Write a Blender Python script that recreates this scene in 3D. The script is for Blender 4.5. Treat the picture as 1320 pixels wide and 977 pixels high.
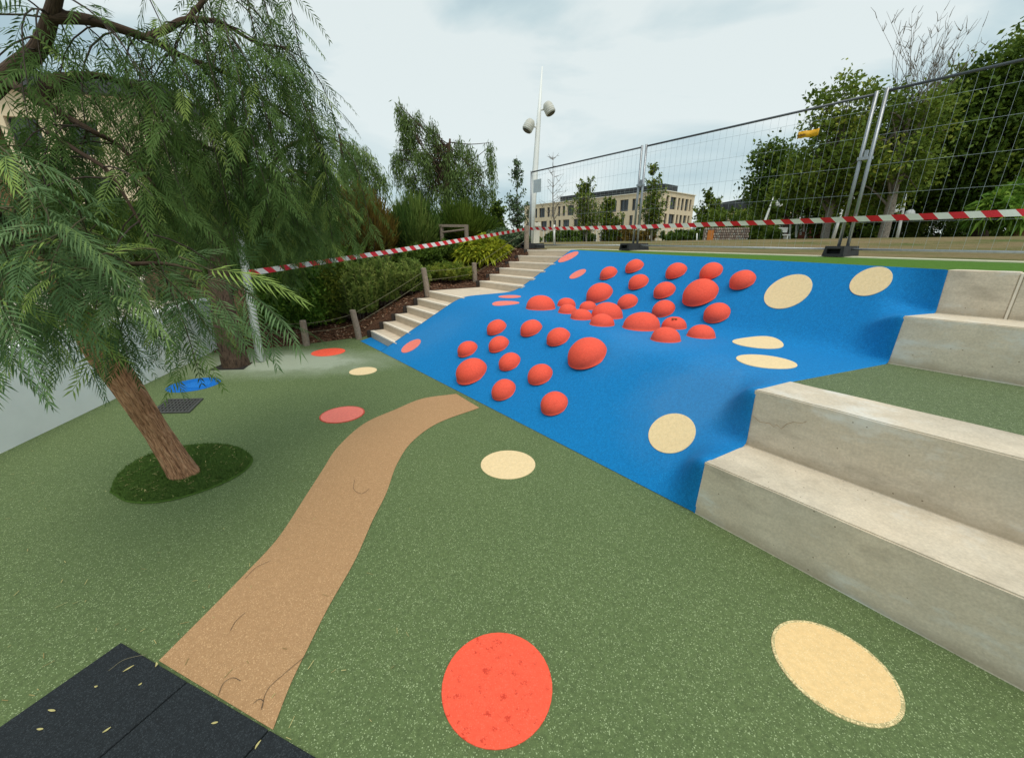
import bpy, bmesh, math, random
import numpy as np
from mathutils import Vector, Matrix, noise as mnoise
from mathutils.bvhtree import BVHTree

random.seed(7)
rng = np.random.default_rng(7)
scene = bpy.context.scene
for o in list(bpy.data.objects):
    bpy.data.objects.remove(o, do_unlink=True)

# ------------------------------------------------------------------ camera
F_PX, W_PX, H_PX, HORIZON, EYE = 510.0, 1320.0, 977.0, 318.0, 1.6
PITCH = math.atan((H_PX/2 - HORIZON)/F_PX)
cam_d = bpy.data.cameras.new("camera")
cam_d.sensor_width = 36.0
cam_d.lens = F_PX/W_PX*36.0
cam_d.clip_start = 0.05
cam_d.clip_end = 3000
cam = bpy.data.objects.new("camera", cam_d)
scene.collection.objects.link(cam)
cam.location = (0, 0, EYE)
cam.rotation_euler = (math.pi/2 - PITCH, 0, 0)
scene.camera = cam
scene.render.resolution_x = 1024
scene.render.resolution_y = 757

# ------------------------------------------------------------------ sky, sun, exposure
SUN_EL, SUN_ROT = math.radians(66), math.radians(158)
world = bpy.data.worlds.new("World")
scene.world = world
world.use_nodes = True
wn, wl = world.node_tree.nodes, world.node_tree.links
wn.clear()
w_out = wn.new('ShaderNodeOutputWorld')
w_bg = wn.new('ShaderNodeBackground'); w_bg.inputs['Strength'].default_value = 0.085
w_sky = wn.new('ShaderNodeTexSky'); w_sky.sky_type = 'NISHITA'; w_sky.sun_disc = False
w_sky.sun_elevation = SUN_EL; w_sky.sun_rotation = SUN_ROT
w_tc = wn.new('ShaderNodeTexCoord')
w_map = wn.new('ShaderNodeMapping'); w_map.inputs['Scale'].default_value = (1.0, 1.0, 3.2)
w_map.inputs['Location'].default_value = (0.3, 1.7, 0.4)
w_n = wn.new('ShaderNodeTexNoise'); w_n.inputs['Scale'].default_value = 1.7
w_n.inputs['Detail'].default_value = 7; w_n.inputs['Roughness'].default_value = 0.52
w_n.inputs['Distortion'].default_value = 0.4
w_r = wn.new('ShaderNodeValToRGB')
w_r.color_ramp.elements[0].position = 0.41; w_r.color_ramp.elements[0].color = (3.3, 4.4, 4.8, 1)
w_r.color_ramp.elements[1].position = 0.60; w_r.color_ramp.elements[1].color = (6.1, 6.7, 6.6, 1)
e = w_r.color_ramp.elements.new(0.5); e.color = (4.6, 5.6, 5.75, 1)
w_mix = wn.new('ShaderNodeMixRGB'); w_mix.inputs['Fac'].default_value = 0.9
wl.new(w_tc.outputs['Generated'], w_map.inputs['Vector'])
wl.new(w_map.outputs['Vector'], w_n.inputs['Vector'])
wl.new(w_n.outputs['Fac'], w_r.inputs['Fac'])
wl.new(w_sky.outputs['Color'], w_mix.inputs['Color1'])
wl.new(w_r.outputs['Color'], w_mix.inputs['Color2'])
wl.new(w_mix.outputs['Color'], w_bg.inputs['Color'])
wl.new(w_bg.outputs['Background'], w_out.inputs['Surface'])

sun_d = bpy.data.lights.new("sun", 'SUN')
sun_d.energy = 1.5
sun_d.angle = math.radians(40)
sun_d.color = (1.0, 0.93, 0.82)
sun = bpy.data.objects.new("sun", sun_d)
scene.collection.objects.link(sun)
# light travels from the sun: azimuth measured like the sky texture's rotation
_sd = Vector((math.sin(SUN_ROT)*math.cos(SUN_EL), math.cos(SUN_ROT)*math.cos(SUN_EL), math.sin(SUN_EL)))
sun.rotation_euler = _sd.to_track_quat('Z', 'Y').to_euler()
sun.location = (0, 0, 30)

scene.view_settings.view_transform = 'Standard'
scene.view_settings.look = 'None'
scene.view_settings.exposure = 0.66
scene.view_settings.gamma = 1.0

# ------------------------------------------------------------------ survey helpers
cp, sp = math.cos(PITCH), math.sin(PITCH)
def ray(u, v):
    x = (u - W_PX/2)/F_PX; y = (v - H_PX/2)/F_PX
    return Vector((x, cp - y*sp, -sp - y*cp))
EYEP = Vector((0, 0, EYE))
def at_z(u, v, z=0.0):
    d = ray(u, v); return EYEP + d*((z - EYE)/d.z)
def at_y(u, v, Y):
    d = ray(u, v); return EYEP + d*(Y/d.y)
D1 = ray(262, HORIZON); D1.z = 0; D1.normalize()          # along the steps, away from the camera
D2 = Vector((D1.y, -D1.x, 0))                             # up the slope
def W(a, b, z=0.0):
    return D1*a + D2*b + Vector((0, 0, z))
def AB(P):
    return P.dot(D1), P.dot(D2)
def at_b(u, v, b):
    d = ray(u, v); return EYEP + d*(b/d.dot(D2))
def depth(P):
    q = P - EYEP; return q.y*cp - q.z*sp

# ------------------------------------------------------------------ object helpers
COL = scene.collection
def tag(o, label=None, cat=None, group=None, kind=None):
    if label: o['label'] = label
    if cat: o['category'] = cat
    if group: o['group'] = group
    if kind: o['kind'] = kind
    return o
def link(name, me, mat=None, parent=None):
    o = bpy.data.objects.new(name, me); COL.objects.link(o)
    if mat is not None:
        for m in (mat if isinstance(mat, (list, tuple)) else [mat]):
            me.materials.append(m)
    if parent is not None:
        o.parent = parent
        o.matrix_parent_inverse = Matrix.Translation(-parent.location) if parent.type == 'EMPTY' and parent.rotation_euler.z == 0 else parent.matrix_basis.inverted()
    return o
def empty(name, loc, label=None, cat=None, group=None):
    o = bpy.data.objects.new(name, None); COL.objects.link(o)
    o.location = loc; o.empty_display_size = 0.2
    return tag(o, label, cat, group)
def mesh_from(verts, faces, smooth=False):
    me = bpy.data.meshes.new("mesh")
    me.from_pydata([tuple(v) for v in verts], [], faces)
    me.update()
    if smooth: me.polygons.foreach_set('use_smooth', [True]*len(me.polygons))
    return me
def quad_mesh(Q, tone=None, smooth=False):
    """Q: (N,4,3) array of separate quads; tone: (N,) per-quad value."""
    N = len(Q)
    me = bpy.data.meshes.new("mesh")
    me.vertices.add(N*4); me.loops.add(N*4); me.polygons.add(N)
    me.vertices.foreach_set('co', np.ascontiguousarray(Q, dtype=np.float32).ravel())
    me.loops.foreach_set('vertex_index', np.arange(N*4, dtype=np.int32))
    me.polygons.foreach_set('loop_start', np.arange(0, N*4, 4, dtype=np.int32))
    me.polygons.foreach_set('loop_total', np.full(N, 4, dtype=np.int32))
    if tone is not None:
        at = me.attributes.new('tone', 'FLOAT', 'FACE')
        at.data.foreach_set('value', np.ascontiguousarray(tone, dtype=np.float32))
    me.update(calc_edges=True)
    return me
class MB:
    def __init__(s): s.v = []; s.f = []; s.m = []
    def add(s, verts, faces, mi=0):
        n = len(s.v); s.v += [tuple(v) for v in verts]
        s.f += [tuple(i+n for i in f) for f in faces]; s.m += [mi]*len(faces)
    def box(s, c, sx, sy, sz, X=Vector((1,0,0)), Y=Vector((0,1,0)), Z=Vector((0,0,1)), mi=0, top=1.0):
        c = Vector(c); vs = []
        for k, (i, j) in ((0, (-1,-1)), (0, (1,-1)), (0, (1,1)), (0, (-1,1)), (1, (-1,-1)), (1, (1,-1)), (1, (1,1)), (1, (-1,1))):
            t = top if k else 1.0
            vs.append(c + X*(i*sx/2*t) + Y*(j*sy/2*t) + Z*((k-0.5)*sz))
        s.add(vs, [(0,3,2,1), (4,5,6,7), (0,1,5,4), (1,2,6,5), (2,3,7,6), (3,0,4,7)], mi)
    def tube(s, pts, radii, n=8, mi=0, cap=True):
        pts = [Vector(p) for p in pts]
        if not isinstance(radii, (list, tuple)): radii = [radii]*len(pts)
        up = None; rings = []
        for i, p in enumerate(pts):
            t = (pts[min(i+1, len(pts)-1)] - pts[max(i-1, 0)]).normalized()
            if up is None:
                up = Vector((0,0,1)) if abs(t.z) < 0.9 else Vector((1,0,0))
            x = up.cross(t)
            if x.length < 1e-6: x = Vector((1,0,0)).cross(t)
            x.normalize(); y = t.cross(x); up = y
            rings.append([p + (x*math.cos(2*math.pi*k/n) + y*math.sin(2*math.pi*k/n))*radii[i] for k in range(n)])
        vs = [v for r in rings for v in r]; fs = []
        for i in range(len(pts)-1):
            for k in range(n):
                a, b = i*n+k, i*n+(k+1) % n
                fs.append((a, b, b+n, a+n))
        if cap:
            fs.append(tuple(range(n-1, -1, -1))); m = (len(pts)-1)*n
            fs.append(tuple(range(m, m+n)))
        s.add(vs, fs, mi)
    def build(s, name, mat, parent=None, smooth=False, bevel=0.0):
        me = bpy.data.meshes.new("mesh"); me.from_pydata(s.v, [], s.f); me.update()
        me.polygons.foreach_set('material_index', s.m)
        if smooth: me.polygons.foreach_set('use_smooth', [True]*len(me.polygons))
        o = link(name, me, mat, parent)
        if bevel:
            b = o.modifiers.new('bevel', 'BEVEL'); b.width = bevel; b.segments = 2; b.limit_method = 'ANGLE'
        return o
def catmull(P, n):
    P = np.array([list(p) for p in P], dtype=float)
    P2 = np.vstack([2*P[0]-P[1], P, 2*P[-1]-P[-2]])
    out = []
    K = len(P)-1
    for i in range(n):
        t = i/(n-1)*K; k = min(int(t), K-1); t -= k
        a, b, c, d = P2[k:k+4]
        out.append(0.5*((2*b)+(-a+c)*t+(2*a-5*b+4*c-d)*t*t+(-a+3*b-3*c+d)*t**3))
    return np.array(out)
def norm(v):
    return v/np.maximum(np.linalg.norm(v, axis=-1, keepdims=True), 1e-9)

# ------------------------------------------------------------------ materials
def new_mat(name):
    m = bpy.data.materials.new(name); m.use_nodes = True
    nt = m.node_tree; b = nt.nodes['Principled BSDF']
    return m, nt.nodes, nt.links, b
def nd(ns, typ, **kw):
    n = ns.new(typ)
    for k, v in kw.items():
        if k in n.inputs: n.inputs[k].default_value = v
        else: setattr(n, k, v)
    return n
def ramp(ns, stops):
    r = ns.new('ShaderNodeValToRGB'); cr = r.color_ramp
    while len(cr.elements) < len(stops): cr.elements.new(0.5)
    for e_, (p, c) in zip(cr.elements, stops):
        e_.position = p; e_.color = (*c, 1)
    return r
def mixc(ns, ls, fac, c1, c2, bt='MIX'):
    m = ns.new('ShaderNodeMixRGB'); m.blend_type = bt
    for s_, v in (('Fac', fac), ('Color1', c1), ('Color2', c2)):
        if hasattr(v, 'links'): ls.new(v, m.inputs[s_])
        elif s_ == 'Fac': m.inputs[s_].default_value = v
        else: m.inputs[s_].default_value = (*v, 1)
    return m.outputs['Color']
def coords(ns, ls, kind='Object', scale=(1,1,1), rot=(0,0,0), loc=(0,0,0)):
    tc = ns.new('ShaderNodeTexCoord'); mp = ns.new('ShaderNodeMapping')
    mp.inputs['Scale'].default_value = scale; mp.inputs['Rotation'].default_value = rot
    mp.inputs['Location'].default_value = loc
    ls.new(tc.outputs[kind], mp.inputs['Vector']); return mp.outputs['Vector']
def geo_pos(ns):
    g = ns.new('ShaderNodeNewGeometry'); return g.outputs['Position']

def rubber(name, base, dark, fleck, fleck_amt=0.3, cell=170, rough=0.85, blotch=0.25, wear=None, dust=None, bump=0.35, mott=(0.8, 1.12)):
    """wet-pour rubber: bound granules, a share of them of the fleck colour"""
    m, ns, ls, b = new_mat(name)
    pos = geo_pos(ns)
    v = nd(ns, 'ShaderNodeTexVoronoi', Scale=float(cell)); ls.new(pos, v.inputs['Vector'])
    sep = ns.new('ShaderNodeSeparateColor'); ls.new(v.outputs['Color'], sep.inputs['Color'])
    big = nd(ns, 'ShaderNodeTexNoise', Scale=1.3, Detail=5.0, Roughness=0.6); ls.new(pos, big.inputs['Vector'])
    r0 = ramp(ns, [(0.3, (0,0,0)), (0.72, (1,1,1))]); ls.new(big.outputs['Fac'], r0.inputs['Fac'])
    bmul = ns.new('ShaderNodeMath'); bmul.operation = 'MULTIPLY'; bmul.inputs[1].default_value = blotch
    ls.new(r0.outputs['Color'], bmul.inputs[0])
    mid = nd(ns, 'ShaderNodeTexNoise', Scale=45.0, Detail=3.0, Roughness=0.7); ls.new(pos, mid.inputs['Vector'])
    c = mixc(ns, ls, sep.outputs['Red'], base, dark)
    c = mixc(ns, ls, bmul.outputs[0], c, dark)
    rm = ramp(ns, [(0.35, (mott[0],)*3), (0.65, (mott[1],)*3)]); ls.new(mid.outputs['Fac'], rm.inputs['Fac'])
    c = mixc(ns, ls, 1.0, c, rm.outputs['Color'], 'MULTIPLY')
    # flecks
    rf = ramp(ns, [(1-fleck_amt, (0,0,0)), (min(1.0, 1-fleck_amt+0.06), (1,1,1))]); rf.color_ramp.interpolation = 'LINEAR'
    ls.new(sep.outputs['Green'], rf.inputs['Fac'])
    c = mixc(ns, ls, rf.outputs['Color'], c, fleck)
    if wear:
        wn_ = nd(ns, 'ShaderNodeTexNoise', Scale=22.0, Detail=9.0, Roughness=0.8); ls.new(pos, wn_.inputs['Vector'])
        rw = ramp(ns, [(wear[1], (0,0,0)), (wear[1]+0.03, (1,1,1))]); ls.new(wn_.outputs['Fac'], rw.inputs['Fac'])
        c = mixc(ns, ls, rw.outputs['Color'], c, wear[0])
    if dust:
        for (cx, cy, cz, rx, ry, amt, col) in dust:
            sub = ns.new('ShaderNodeVectorMath'); sub.operation = 'SUBTRACT'; sub.inputs[1].default_value = (cx, cy, cz)
            ls.new(pos, sub.inputs[0])
            sc = ns.new('ShaderNodeVectorMath'); sc.operation = 'MULTIPLY'; sc.inputs[1].default_value = (1/rx, 1/ry, 1/rx)
            ls.new(sub.outputs[0], sc.inputs[0])
            ln = ns.new('ShaderNodeVectorMath'); ln.operation = 'LENGTH'; ls.new(sc.outputs[0], ln.inputs[0])
            dn = nd(ns, 'ShaderNodeTexNoise', Scale=4.0, Detail=8.0, Roughness=0.75); ls.new(pos, dn.inputs['Vector'])
            ad = ns.new('ShaderNodeMath'); ad.operation = 'MULTIPLY_ADD'; ad.inputs[1].default_value = -1.1
            ls.new(dn.outputs['Fac'], ad.inputs[0]); ls.new(ln.outputs['Value'], ad.inputs[2])
            rd = ramp(ns, [(0.0, (amt,amt,amt)), (0.3, (amt*0.45,)*3), (0.9, (0,0,0))]); ls.new(ad.outputs[0], rd.inputs['Fac'])
            c = mixc(ns, ls, rd.outputs['Color'], c, col)
    ls.new(c, b.inputs['Base Color'])
    b.inputs['Roughness'].default_value = rough
    b.inputs['Specular IOR Level'].default_value = 0.3
    bp = nd(ns, 'ShaderNodeBump', Strength=bump, Distance=0.003); ls.new(v.outputs['Distance'], bp.inputs['Height'])
    ls.new(bp.outputs['Normal'], b.inputs['Normal'])
    return m

def plain(name, col, rough=0.6, metal=0.0, var=0.12, scale=6.0, bump=0.0, spec=0.4, coord='Object'):
    m, ns, ls, b = new_mat(name)
    vec = coords(ns, ls, coord)
    n = nd(ns, 'ShaderNodeTexNoise', Scale=scale, Detail=6.0, Roughness=0.65); ls.new(vec, n.inputs['Vector'])
    r = ramp(ns, [(0.3, tuple(max(0, x*(1-var)) for x in col)), (0.7, tuple(min(1, x*(1+var)) for x in col))])
    ls.new(n.outputs['Fac'], r.inputs['Fac']); ls.new(r.outputs['Color'], b.inputs['Base Color'])
    b.inputs['Roughness'].default_value = rough; b.inputs['Metallic'].default_value = metal
    b.inputs['Specular IOR Level'].default_value = spec
    if bump:
        bp = nd(ns, 'ShaderNodeBump', Strength=bump, Distance=0.01); ls.new(n.outputs['Fac'], bp.inputs['Height'])
        ls.new(bp.outputs['Normal'], b.inputs['Normal'])
    return m

def concrete(name, base, grey, stain_z=True, seed=0.0, dirt=(0.0, 0.371, 0.752, 1.117)):
    m, ns, ls, b = new_mat(name)
    pos = geo_pos(ns)
    mp = ns.new('ShaderNodeMapping'); mp.inputs['Location'].default_value = (seed, seed*0.7, 0); ls.new(pos, mp.inputs['Vector']); vec = mp.outputs['Vector']
    st = ns.new('ShaderNodeMapping'); st.inputs['Scale'].default_value = (1.0, 1.0, 2.6); ls.new(vec, st.inputs['Vector'])
    n1 = nd(ns, 'ShaderNodeTexNoise', Scale=1.8, Detail=8.0, Roughness=0.62); ls.new(vec, n1.inputs['Vector'])
    n2 = nd(ns, 'ShaderNodeTexNoise', Scale=7.0, Detail=8.0, Roughness=0.72); ls.new(st.outputs['Vector'], n2.inputs['Vector'])
    n3 = nd(ns, 'ShaderNodeTexNoise', Scale=90.0, Detail=3.0, Roughness=0.6); ls.new(vec, n3.inputs['Vector'])
    n4 = nd(ns, 'ShaderNodeTexNoise', Scale=1.1, Detail=9.0, Roughness=0.68); ls.new(st.outputs['Vector'], n4.inputs['Vector'])
    r1 = ramp(ns, [(0.35, (0,0,0)), (0.68, (1,1,1))]); ls.new(n1.outputs['Fac'], r1.inputs['Fac'])
    c = mixc(ns, ls, r1.outputs['Color'], base, grey)
    r2 = ramp(ns, [(0.3, (0.88,0.865,0.84)), (0.7, (1.07,1.07,1.07))]); ls.new(n2.outputs['Fac'], r2.inputs['Fac'])
    c = mixc(ns, ls, 1.0, c, r2.outputs['Color'], 'MULTIPLY')
    r3 = ramp(ns, [(0.3, (0.88,0.88,0.88)), (0.7, (1.08,1.08,1.08))]); ls.new(n3.outputs['Fac'], r3.inputs['Fac'])
    c = mixc(ns, ls, 1.0, c, r3.outputs['Color'], 'MULTIPLY')
    if stain_z:                                            # pale lime bloom on the faces, as worn there
        r4 = ramp(ns, [(0.53, (0,0,0)), (0.63, (0.75,0.75,0.75))]); ls.new(n4.outputs['Fac'], r4.inputs['Fac'])
        c = mixc(ns, ls, r4.outputs['Color'], c, (0.70, 0.70, 0.66))
        r5 = ramp(ns, [(0.32, (0.6,0.6,0.6)), (0.45, (0,0,0))]); ls.new(n4.outputs['Fac'], r5.inputs['Fac'])
        c = mixc(ns, ls, r5.outputs['Color'], c, (0.30, 0.255, 0.195))
    if stain_z:                                            # grime gathered along the joints at the foot of each riser
        sx = ns.new('ShaderNodeSeparateXYZ'); ls.new(pos, sx.inputs[0])
        gn = nd(ns, 'ShaderNodeTexNoise', Scale=5.0, Detail=8.0, Roughness=0.7); ls.new(vec, gn.inputs['Vector'])
        for zd in dirt:
            m1 = ns.new('ShaderNodeMath'); m1.operation = 'SUBTRACT'; m1.inputs[1].default_value = zd + 0.004; ls.new(sx.outputs['Z'], m1.inputs[0])
            m2 = ns.new('ShaderNodeMath'); m2.operation = 'MULTIPLY_ADD'; m2.inputs[1].default_value = -0.10; ls.new(gn.outputs['Fac'], m2.inputs[0]); ls.new(m1.outputs[0], m2.inputs[2])
            rg = ramp(ns, [(0.0, (1,1,1)), (0.5, (0,0,0))]); m3 = ns.new('ShaderNodeMath'); m3.operation = 'MULTIPLY_ADD'; m3.inputs[1].default_value = 9.0; m3.inputs[2].default_value = 0.38; ls.new(m2.outputs[0], m3.inputs[0]); ls.new(m3.outputs[0], rg.inputs['Fac'])
            m4 = ns.new('ShaderNodeMath'); m4.operation = 'GREATER_THAN'; m4.inputs[1].default_value = 0.002; ls.new(m1.outputs[0], m4.inputs[0])
            m5 = ns.new('ShaderNodeMath'); m5.operation = 'MULTIPLY'; ls.new(rg.outputs['Color'], m5.inputs[0]); ls.new(m4.outputs[0], m5.inputs[1])
            m6 = ns.new('ShaderNodeMath'); m6.operation = 'MULTIPLY'; m6.inputs[1].default_value = 0.5; ls.new(m5.outputs[0], m6.inputs[0])
            c = mixc(ns, ls, m6.outputs[0], c, (0.30, 0.235, 0.155))
    pit = nd(ns, 'ShaderNodeTexVoronoi', Scale=16.0); ls.new(vec, pit.inputs['Vector'])
    rp = ramp(ns, [(0.045, (0.42,0.38,0.33)), (0.07, (1,1,1))]); ls.new(pit.outputs['Distance'], rp.inputs['Fac'])
    c = mixc(ns, ls, 1.0, c, rp.outputs['Color'], 'MULTIPLY')
    ls.new(c, b.inputs['Base Color'])
    b.inputs['Roughness'].default_value = 0.85; b.inputs['Specular IOR Level'].default_value = 0.3
    bp = nd(ns, 'ShaderNodeBump', Strength=0.25, Distance=0.004); ls.new(n3.outputs['Fac'], bp.inputs['Height'])
    ls.new(bp.outputs['Normal'], b.inputs['Normal'])
    return m

def leaf_mat(name, dark, light, tip=None, trans=0.3, rough=0.5):
    m, ns, ls, b = new_mat(name)
    at = ns.new('ShaderNodeAttribute'); at.attribute_name = 'tone'
    stops = [(0.0, dark), (0.75, light)] + ([(1.0, tip)] if tip else [])
    r = ramp(ns, stops); ls.new(at.outputs['Fac'], r.inputs['Fac'])
    ls.new(r.outputs['Color'], b.inputs['Base Color'])
    b.inputs['Roughness'].default_value = rough+0.15; b.inputs['Specular IOR Level'].default_value = 0.12
    tr = ns.new('ShaderNodeBsdfTranslucent'); ls.new(r.outputs['Color'], tr.inputs['Color'])
    mx = ns.new('ShaderNodeMixShader'); mx.inputs[0].default_value = trans
    out = ns['Material Output'] if 'Material Output' in ns else ns.new('ShaderNodeOutputMaterial')
    ls.new(b.outputs[0], mx.inputs[1]); ls.new(tr.outputs[0], mx.inputs[2]); ls.new(mx.outputs[0], out.inputs['Surface'])
    return m

def bark_mat(name, dark, light, red=None, sc=1.0):
    """fibrous bark; coordinates run round the trunk (x) and along it (y, metres)"""
    m, ns, ls, b = new_mat(name)
    vec = coords(ns, ls, 'UV', scale=(9*sc, 3.2*sc, 1))
    n = nd(ns, 'ShaderNodeTexNoise', Scale=3.0, Detail=10.0, Roughness=0.72, Distortion=0.9); ls.new(vec, n.inputs['Vector'])
    vec2 = coords(ns, ls, 'UV', scale=(26*sc, 5*sc, 1))
    n2 = nd(ns, 'ShaderNodeTexNoise', Scale=3.0, Detail=8.0, Roughness=0.7, Distortion=0.4); ls.new(vec2, n2.inputs['Vector'])
    r = ramp(ns, [(0.33, dark), (0.52, light), (0.72, red or light)]); ls.new(n.outputs['Fac'], r.inputs['Fac'])
    rv = ramp(ns, [(0.36, (0.28,0.25,0.22)), (0.5, (1,1,1)), (0.7, (1.25,1.2,1.15))]); ls.new(n2.outputs['Fac'], rv.inputs['Fac'])
    c = mixc(ns, ls, 0.9, r.outputs['Color'], rv.outputs['Color'], 'MULTIPLY')
    ls.new(c, b.inputs['Base Color']); b.inputs['Roughness'].default_value = 0.92
    b.inputs['Specular IOR Level'].default_value = 0.15
    bp = nd(ns, 'ShaderNodeBump', Strength=0.9, Distance=0.012); ls.new(c, bp.inputs['Height'])
    ls.new(bp.outputs['Normal'], b.inputs['Normal'])
    return m

dust_p = at_z(345, 468)
M = {}
M['green'] = rubber('green rubber', (0.135, 0.185, 0.070), (0.088, 0.130, 0.048), (0.34, 0.42, 0.22), 0.085, 310, blotch=0.6,
                    dust=[(dust_p.x+0.25, dust_p.y+0.05, 0, 1.35, 0.6, 0.6, (0.44, 0.48, 0.40))])
M['ledge'] = rubber('green ledge rubber', (0.135, 0.180, 0.080), (0.090, 0.125, 0.055), (0.30, 0.36, 0.22), 0.08, 300, blotch=0.3)
M['blue'] = rubber('blue rubber', (0.000, 0.200, 0.510), (0.000, 0.165, 0.445), (0.01, 0.26, 0.60), 0.12, 320, blotch=0.35, bump=0.2, mott=(0.88, 1.09),
                   dust=[(at_b(905, 500, 2.8).x, at_b(905, 500, 2.8).y, 0.45, 0.50, 0.38, 0.22, (0.14, 0.28, 0.45)), (at_b(835, 440, 3.3).x, at_b(835, 440, 3.3).y, 0.7, 0.55, 0.4, 0.16, (0.10, 0.28, 0.52)), (at_b(560, 470, 2.6).x, at_b(560, 470, 2.6).y, 0.2, 0.8, 0.5, 0.15, (0.10, 0.26, 0.48))])
M['tan'] = rubber('tan rubber', (0.44, 0.265, 0.135), (0.385, 0.22, 0.105), (0.60, 0.38, 0.20), 0.12, 320, blotch=0.3, mott=(0.93, 1.05))
M['red_dome'] = rubber('red dome rubber', (0.84, 0.105, 0.060), (0.79, 0.090, 0.052), (0.88, 0.14, 0.09), 0.1, 320, blotch=0.3, bump=0.12, mott=(0.93, 1.05))
M['red_dot'] = rubber('red dot rubber', (0.92, 0.115, 0.060), (0.88, 0.10, 0.050), (0.95, 0.15, 0.09), 0.1, 320, wear=((0.62, 0.05, 0.025), 0.57), blotch=0.15, mott=(0.93, 1.05))
M['pink_dot'] = rubber('pink dot rubber', (0.84, 0.22, 0.17), (0.80, 0.19, 0.15), (0.88, 0.28, 0.2), 0.1, 320, blotch=0.2, mott=(0.93, 1.05))
M['cream_dot'] = rubber('cream dot rubber', (0.80, 0.62, 0.36), (0.77, 0.58, 0.32), (0.84, 0.68, 0.43), 0.12, 320, blotch=0.25, bump=0.15, mott=(0.93, 1.05))
M['sand_dot'] = rubber('sand dot rubber', (0.80, 0.57, 0.28), (0.77, 0.53, 0.25), (0.84, 0.64, 0.36), 0.12, 320, blotch=0.35, bump=0.15, mott=(0.93, 1.05))
M['blue_dot'] = rubber('blue dot rubber', (0.000, 0.140, 0.54), (0.000, 0.12, 0.46), (0.0, 0.18, 0.6), 0.2, 320)
M['tile'] = rubber('black rubber tile', (0.018, 0.023, 0.027), (0.012, 0.016, 0.019), (0.034, 0.042, 0.048), 0.18, 330, rough=0.85, blotch=0.4, bump=0.5)
M['concrete'] = concrete('cast concrete', (0.68, 0.585, 0.455), (0.58, 0.52, 0.42))
M['concrete2'] = concrete('cast concrete upper', (0.66, 0.565, 0.44), (0.56, 0.50, 0.405), seed=4.3)
M['stair'] = concrete('stair concrete', (0.66, 0.56, 0.44), (0.60, 0.51, 0.40), stain_z=False, seed=9.1)
M['nosing'] = plain('stair nosing', (0.74, 0.66, 0.55), 0.8, var=0.08, scale=20)
M['white_wall'] = plain('white render', (0.84, 0.86, 0.84), 0.85, var=0.05, scale=3, bump=0.05)
M['terrace'] = plain('beige paving', (0.48, 0.43, 0.34), 0.9, var=0.1, scale=8)
M['cream_edge'] = plain('cream edging', (0.66, 0.62, 0.46), 0.8, var=0.08, scale=12)
M['turf'] = plain('artificial turf', (0.060, 0.115, 0.022), 0.95, var=0.3, scale=60, bump=0.5, spec=0.1)
M['turf_green'] = plain('green turf strip', (0.070, 0.155, 0.020), 0.95, var=0.3, scale=40, bump=0.5, spec=0.1)
M['wood'] = plain('weathered timber', (0.25, 0.20, 0.155), 0.9, var=0.3, scale=30, bump=0.3)
M['dark_edge'] = plain('dark edging', (0.035, 0.028, 0.024), 0.8, var=0.2)
M['galv'] = plain('galvanised steel', (0.34, 0.36, 0.38), 0.42, metal=0.75, var=0.15, scale=25)
M['wire'] = plain('fence wire', (0.42, 0.46, 0.48), 0.5, metal=0.5)
M['dark_rail'] = plain('dark steel rail', (0.10, 0.11, 0.125), 0.5, metal=0.4)
M['foot'] = plain('black rubber foot', (0.020, 0.021, 0.023), 0.8, var=0.3, scale=14)
M['lamp_white'] = plain('white painted steel', (0.78, 0.80, 0.78), 0.45, var=0.05)
M['lamp_head'] = plain('cream lamp housing', (0.50, 0.50, 0.44), 0.5, var=0.08)
M['lens'] = plain('dark lamp lens', (0.05, 0.055, 0.06), 0.25)
M['tape_red'] = plain('tape red', (0.68, 0.02, 0.035), 0.45, var=0.1)
M['tape_white'] = plain('tape white', (0.80, 0.78, 0.75), 0.45, var=0.06)
M['tag_yellow'] = plain('yellow tag', (0.80, 0.42, 0.01), 0.5, var=0.2, scale=14)
M['tag_dark'] = plain('tag print', (0.20, 0.09, 0.01), 0.6, var=0.3)
M['notice'] = plain('grey notice film', (0.48, 0.54, 0.57), 0.6)
M['grate'] = plain('drain grate', (0.085, 0.085, 0.08), 0.6, metal=0.4)
M['soil'] = plain('dark soil', (0.014, 0.012, 0.010), 0.95)
M['rope'] = plain('garden rope', (0.20, 0.18, 0.11), 0.9)
M['bark'] = bark_mat('reddish bark', (0.19, 0.090, 0.048), (0.50, 0.27, 0.15), (0.62, 0.41, 0.26))
M['bark_dark'] = bark_mat('dark bark', (0.03, 0.021, 0.016), (0.10, 0.068, 0.048))
M['bark_grey'] = bark_mat('grey bark', (0.10, 0.09, 0.075), (0.28, 0.25, 0.21))
M['twig'] = plain('green brown twig', (0.075, 0.068, 0.03), 0.8)
M['twig_dark'] = plain('dark twig', (0.055, 0.04, 0.03), 0.85)
M['pepper'] = leaf_mat('pepper leaf', (0.036, 0.080, 0.018), (0.115, 0.190, 0.050), (0.22, 0.30, 0.07), 0.3)
M['pepper_near'] = leaf_mat('near pepper leaf', (0.075, 0.150, 0.055), (0.160, 0.260, 0.110), (0.30, 0.42, 0.10), 0.3)
M['pepper_far'] = leaf_mat('distant pepper leaf', (0.065, 0.115, 0.032), (0.165, 0.240, 0.070), None, 0.3)
M['dark_leaf'] = leaf_mat('dark leaf', (0.024, 0.055, 0.008), (0.095, 0.155, 0.020), (0.19, 0.25, 0.035), 0.25)
M['mid_leaf'] = leaf_mat('mid leaf', (0.050, 0.095, 0.012), (0.160, 0.225, 0.032), (0.30, 0.33, 0.05), 0.3)
M['yellow_leaf'] = leaf_mat('yellow green leaf', (0.12, 0.19, 0.014), (0.38, 0.42, 0.035), (0.66, 0.64, 0.06), 0.3)
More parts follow.
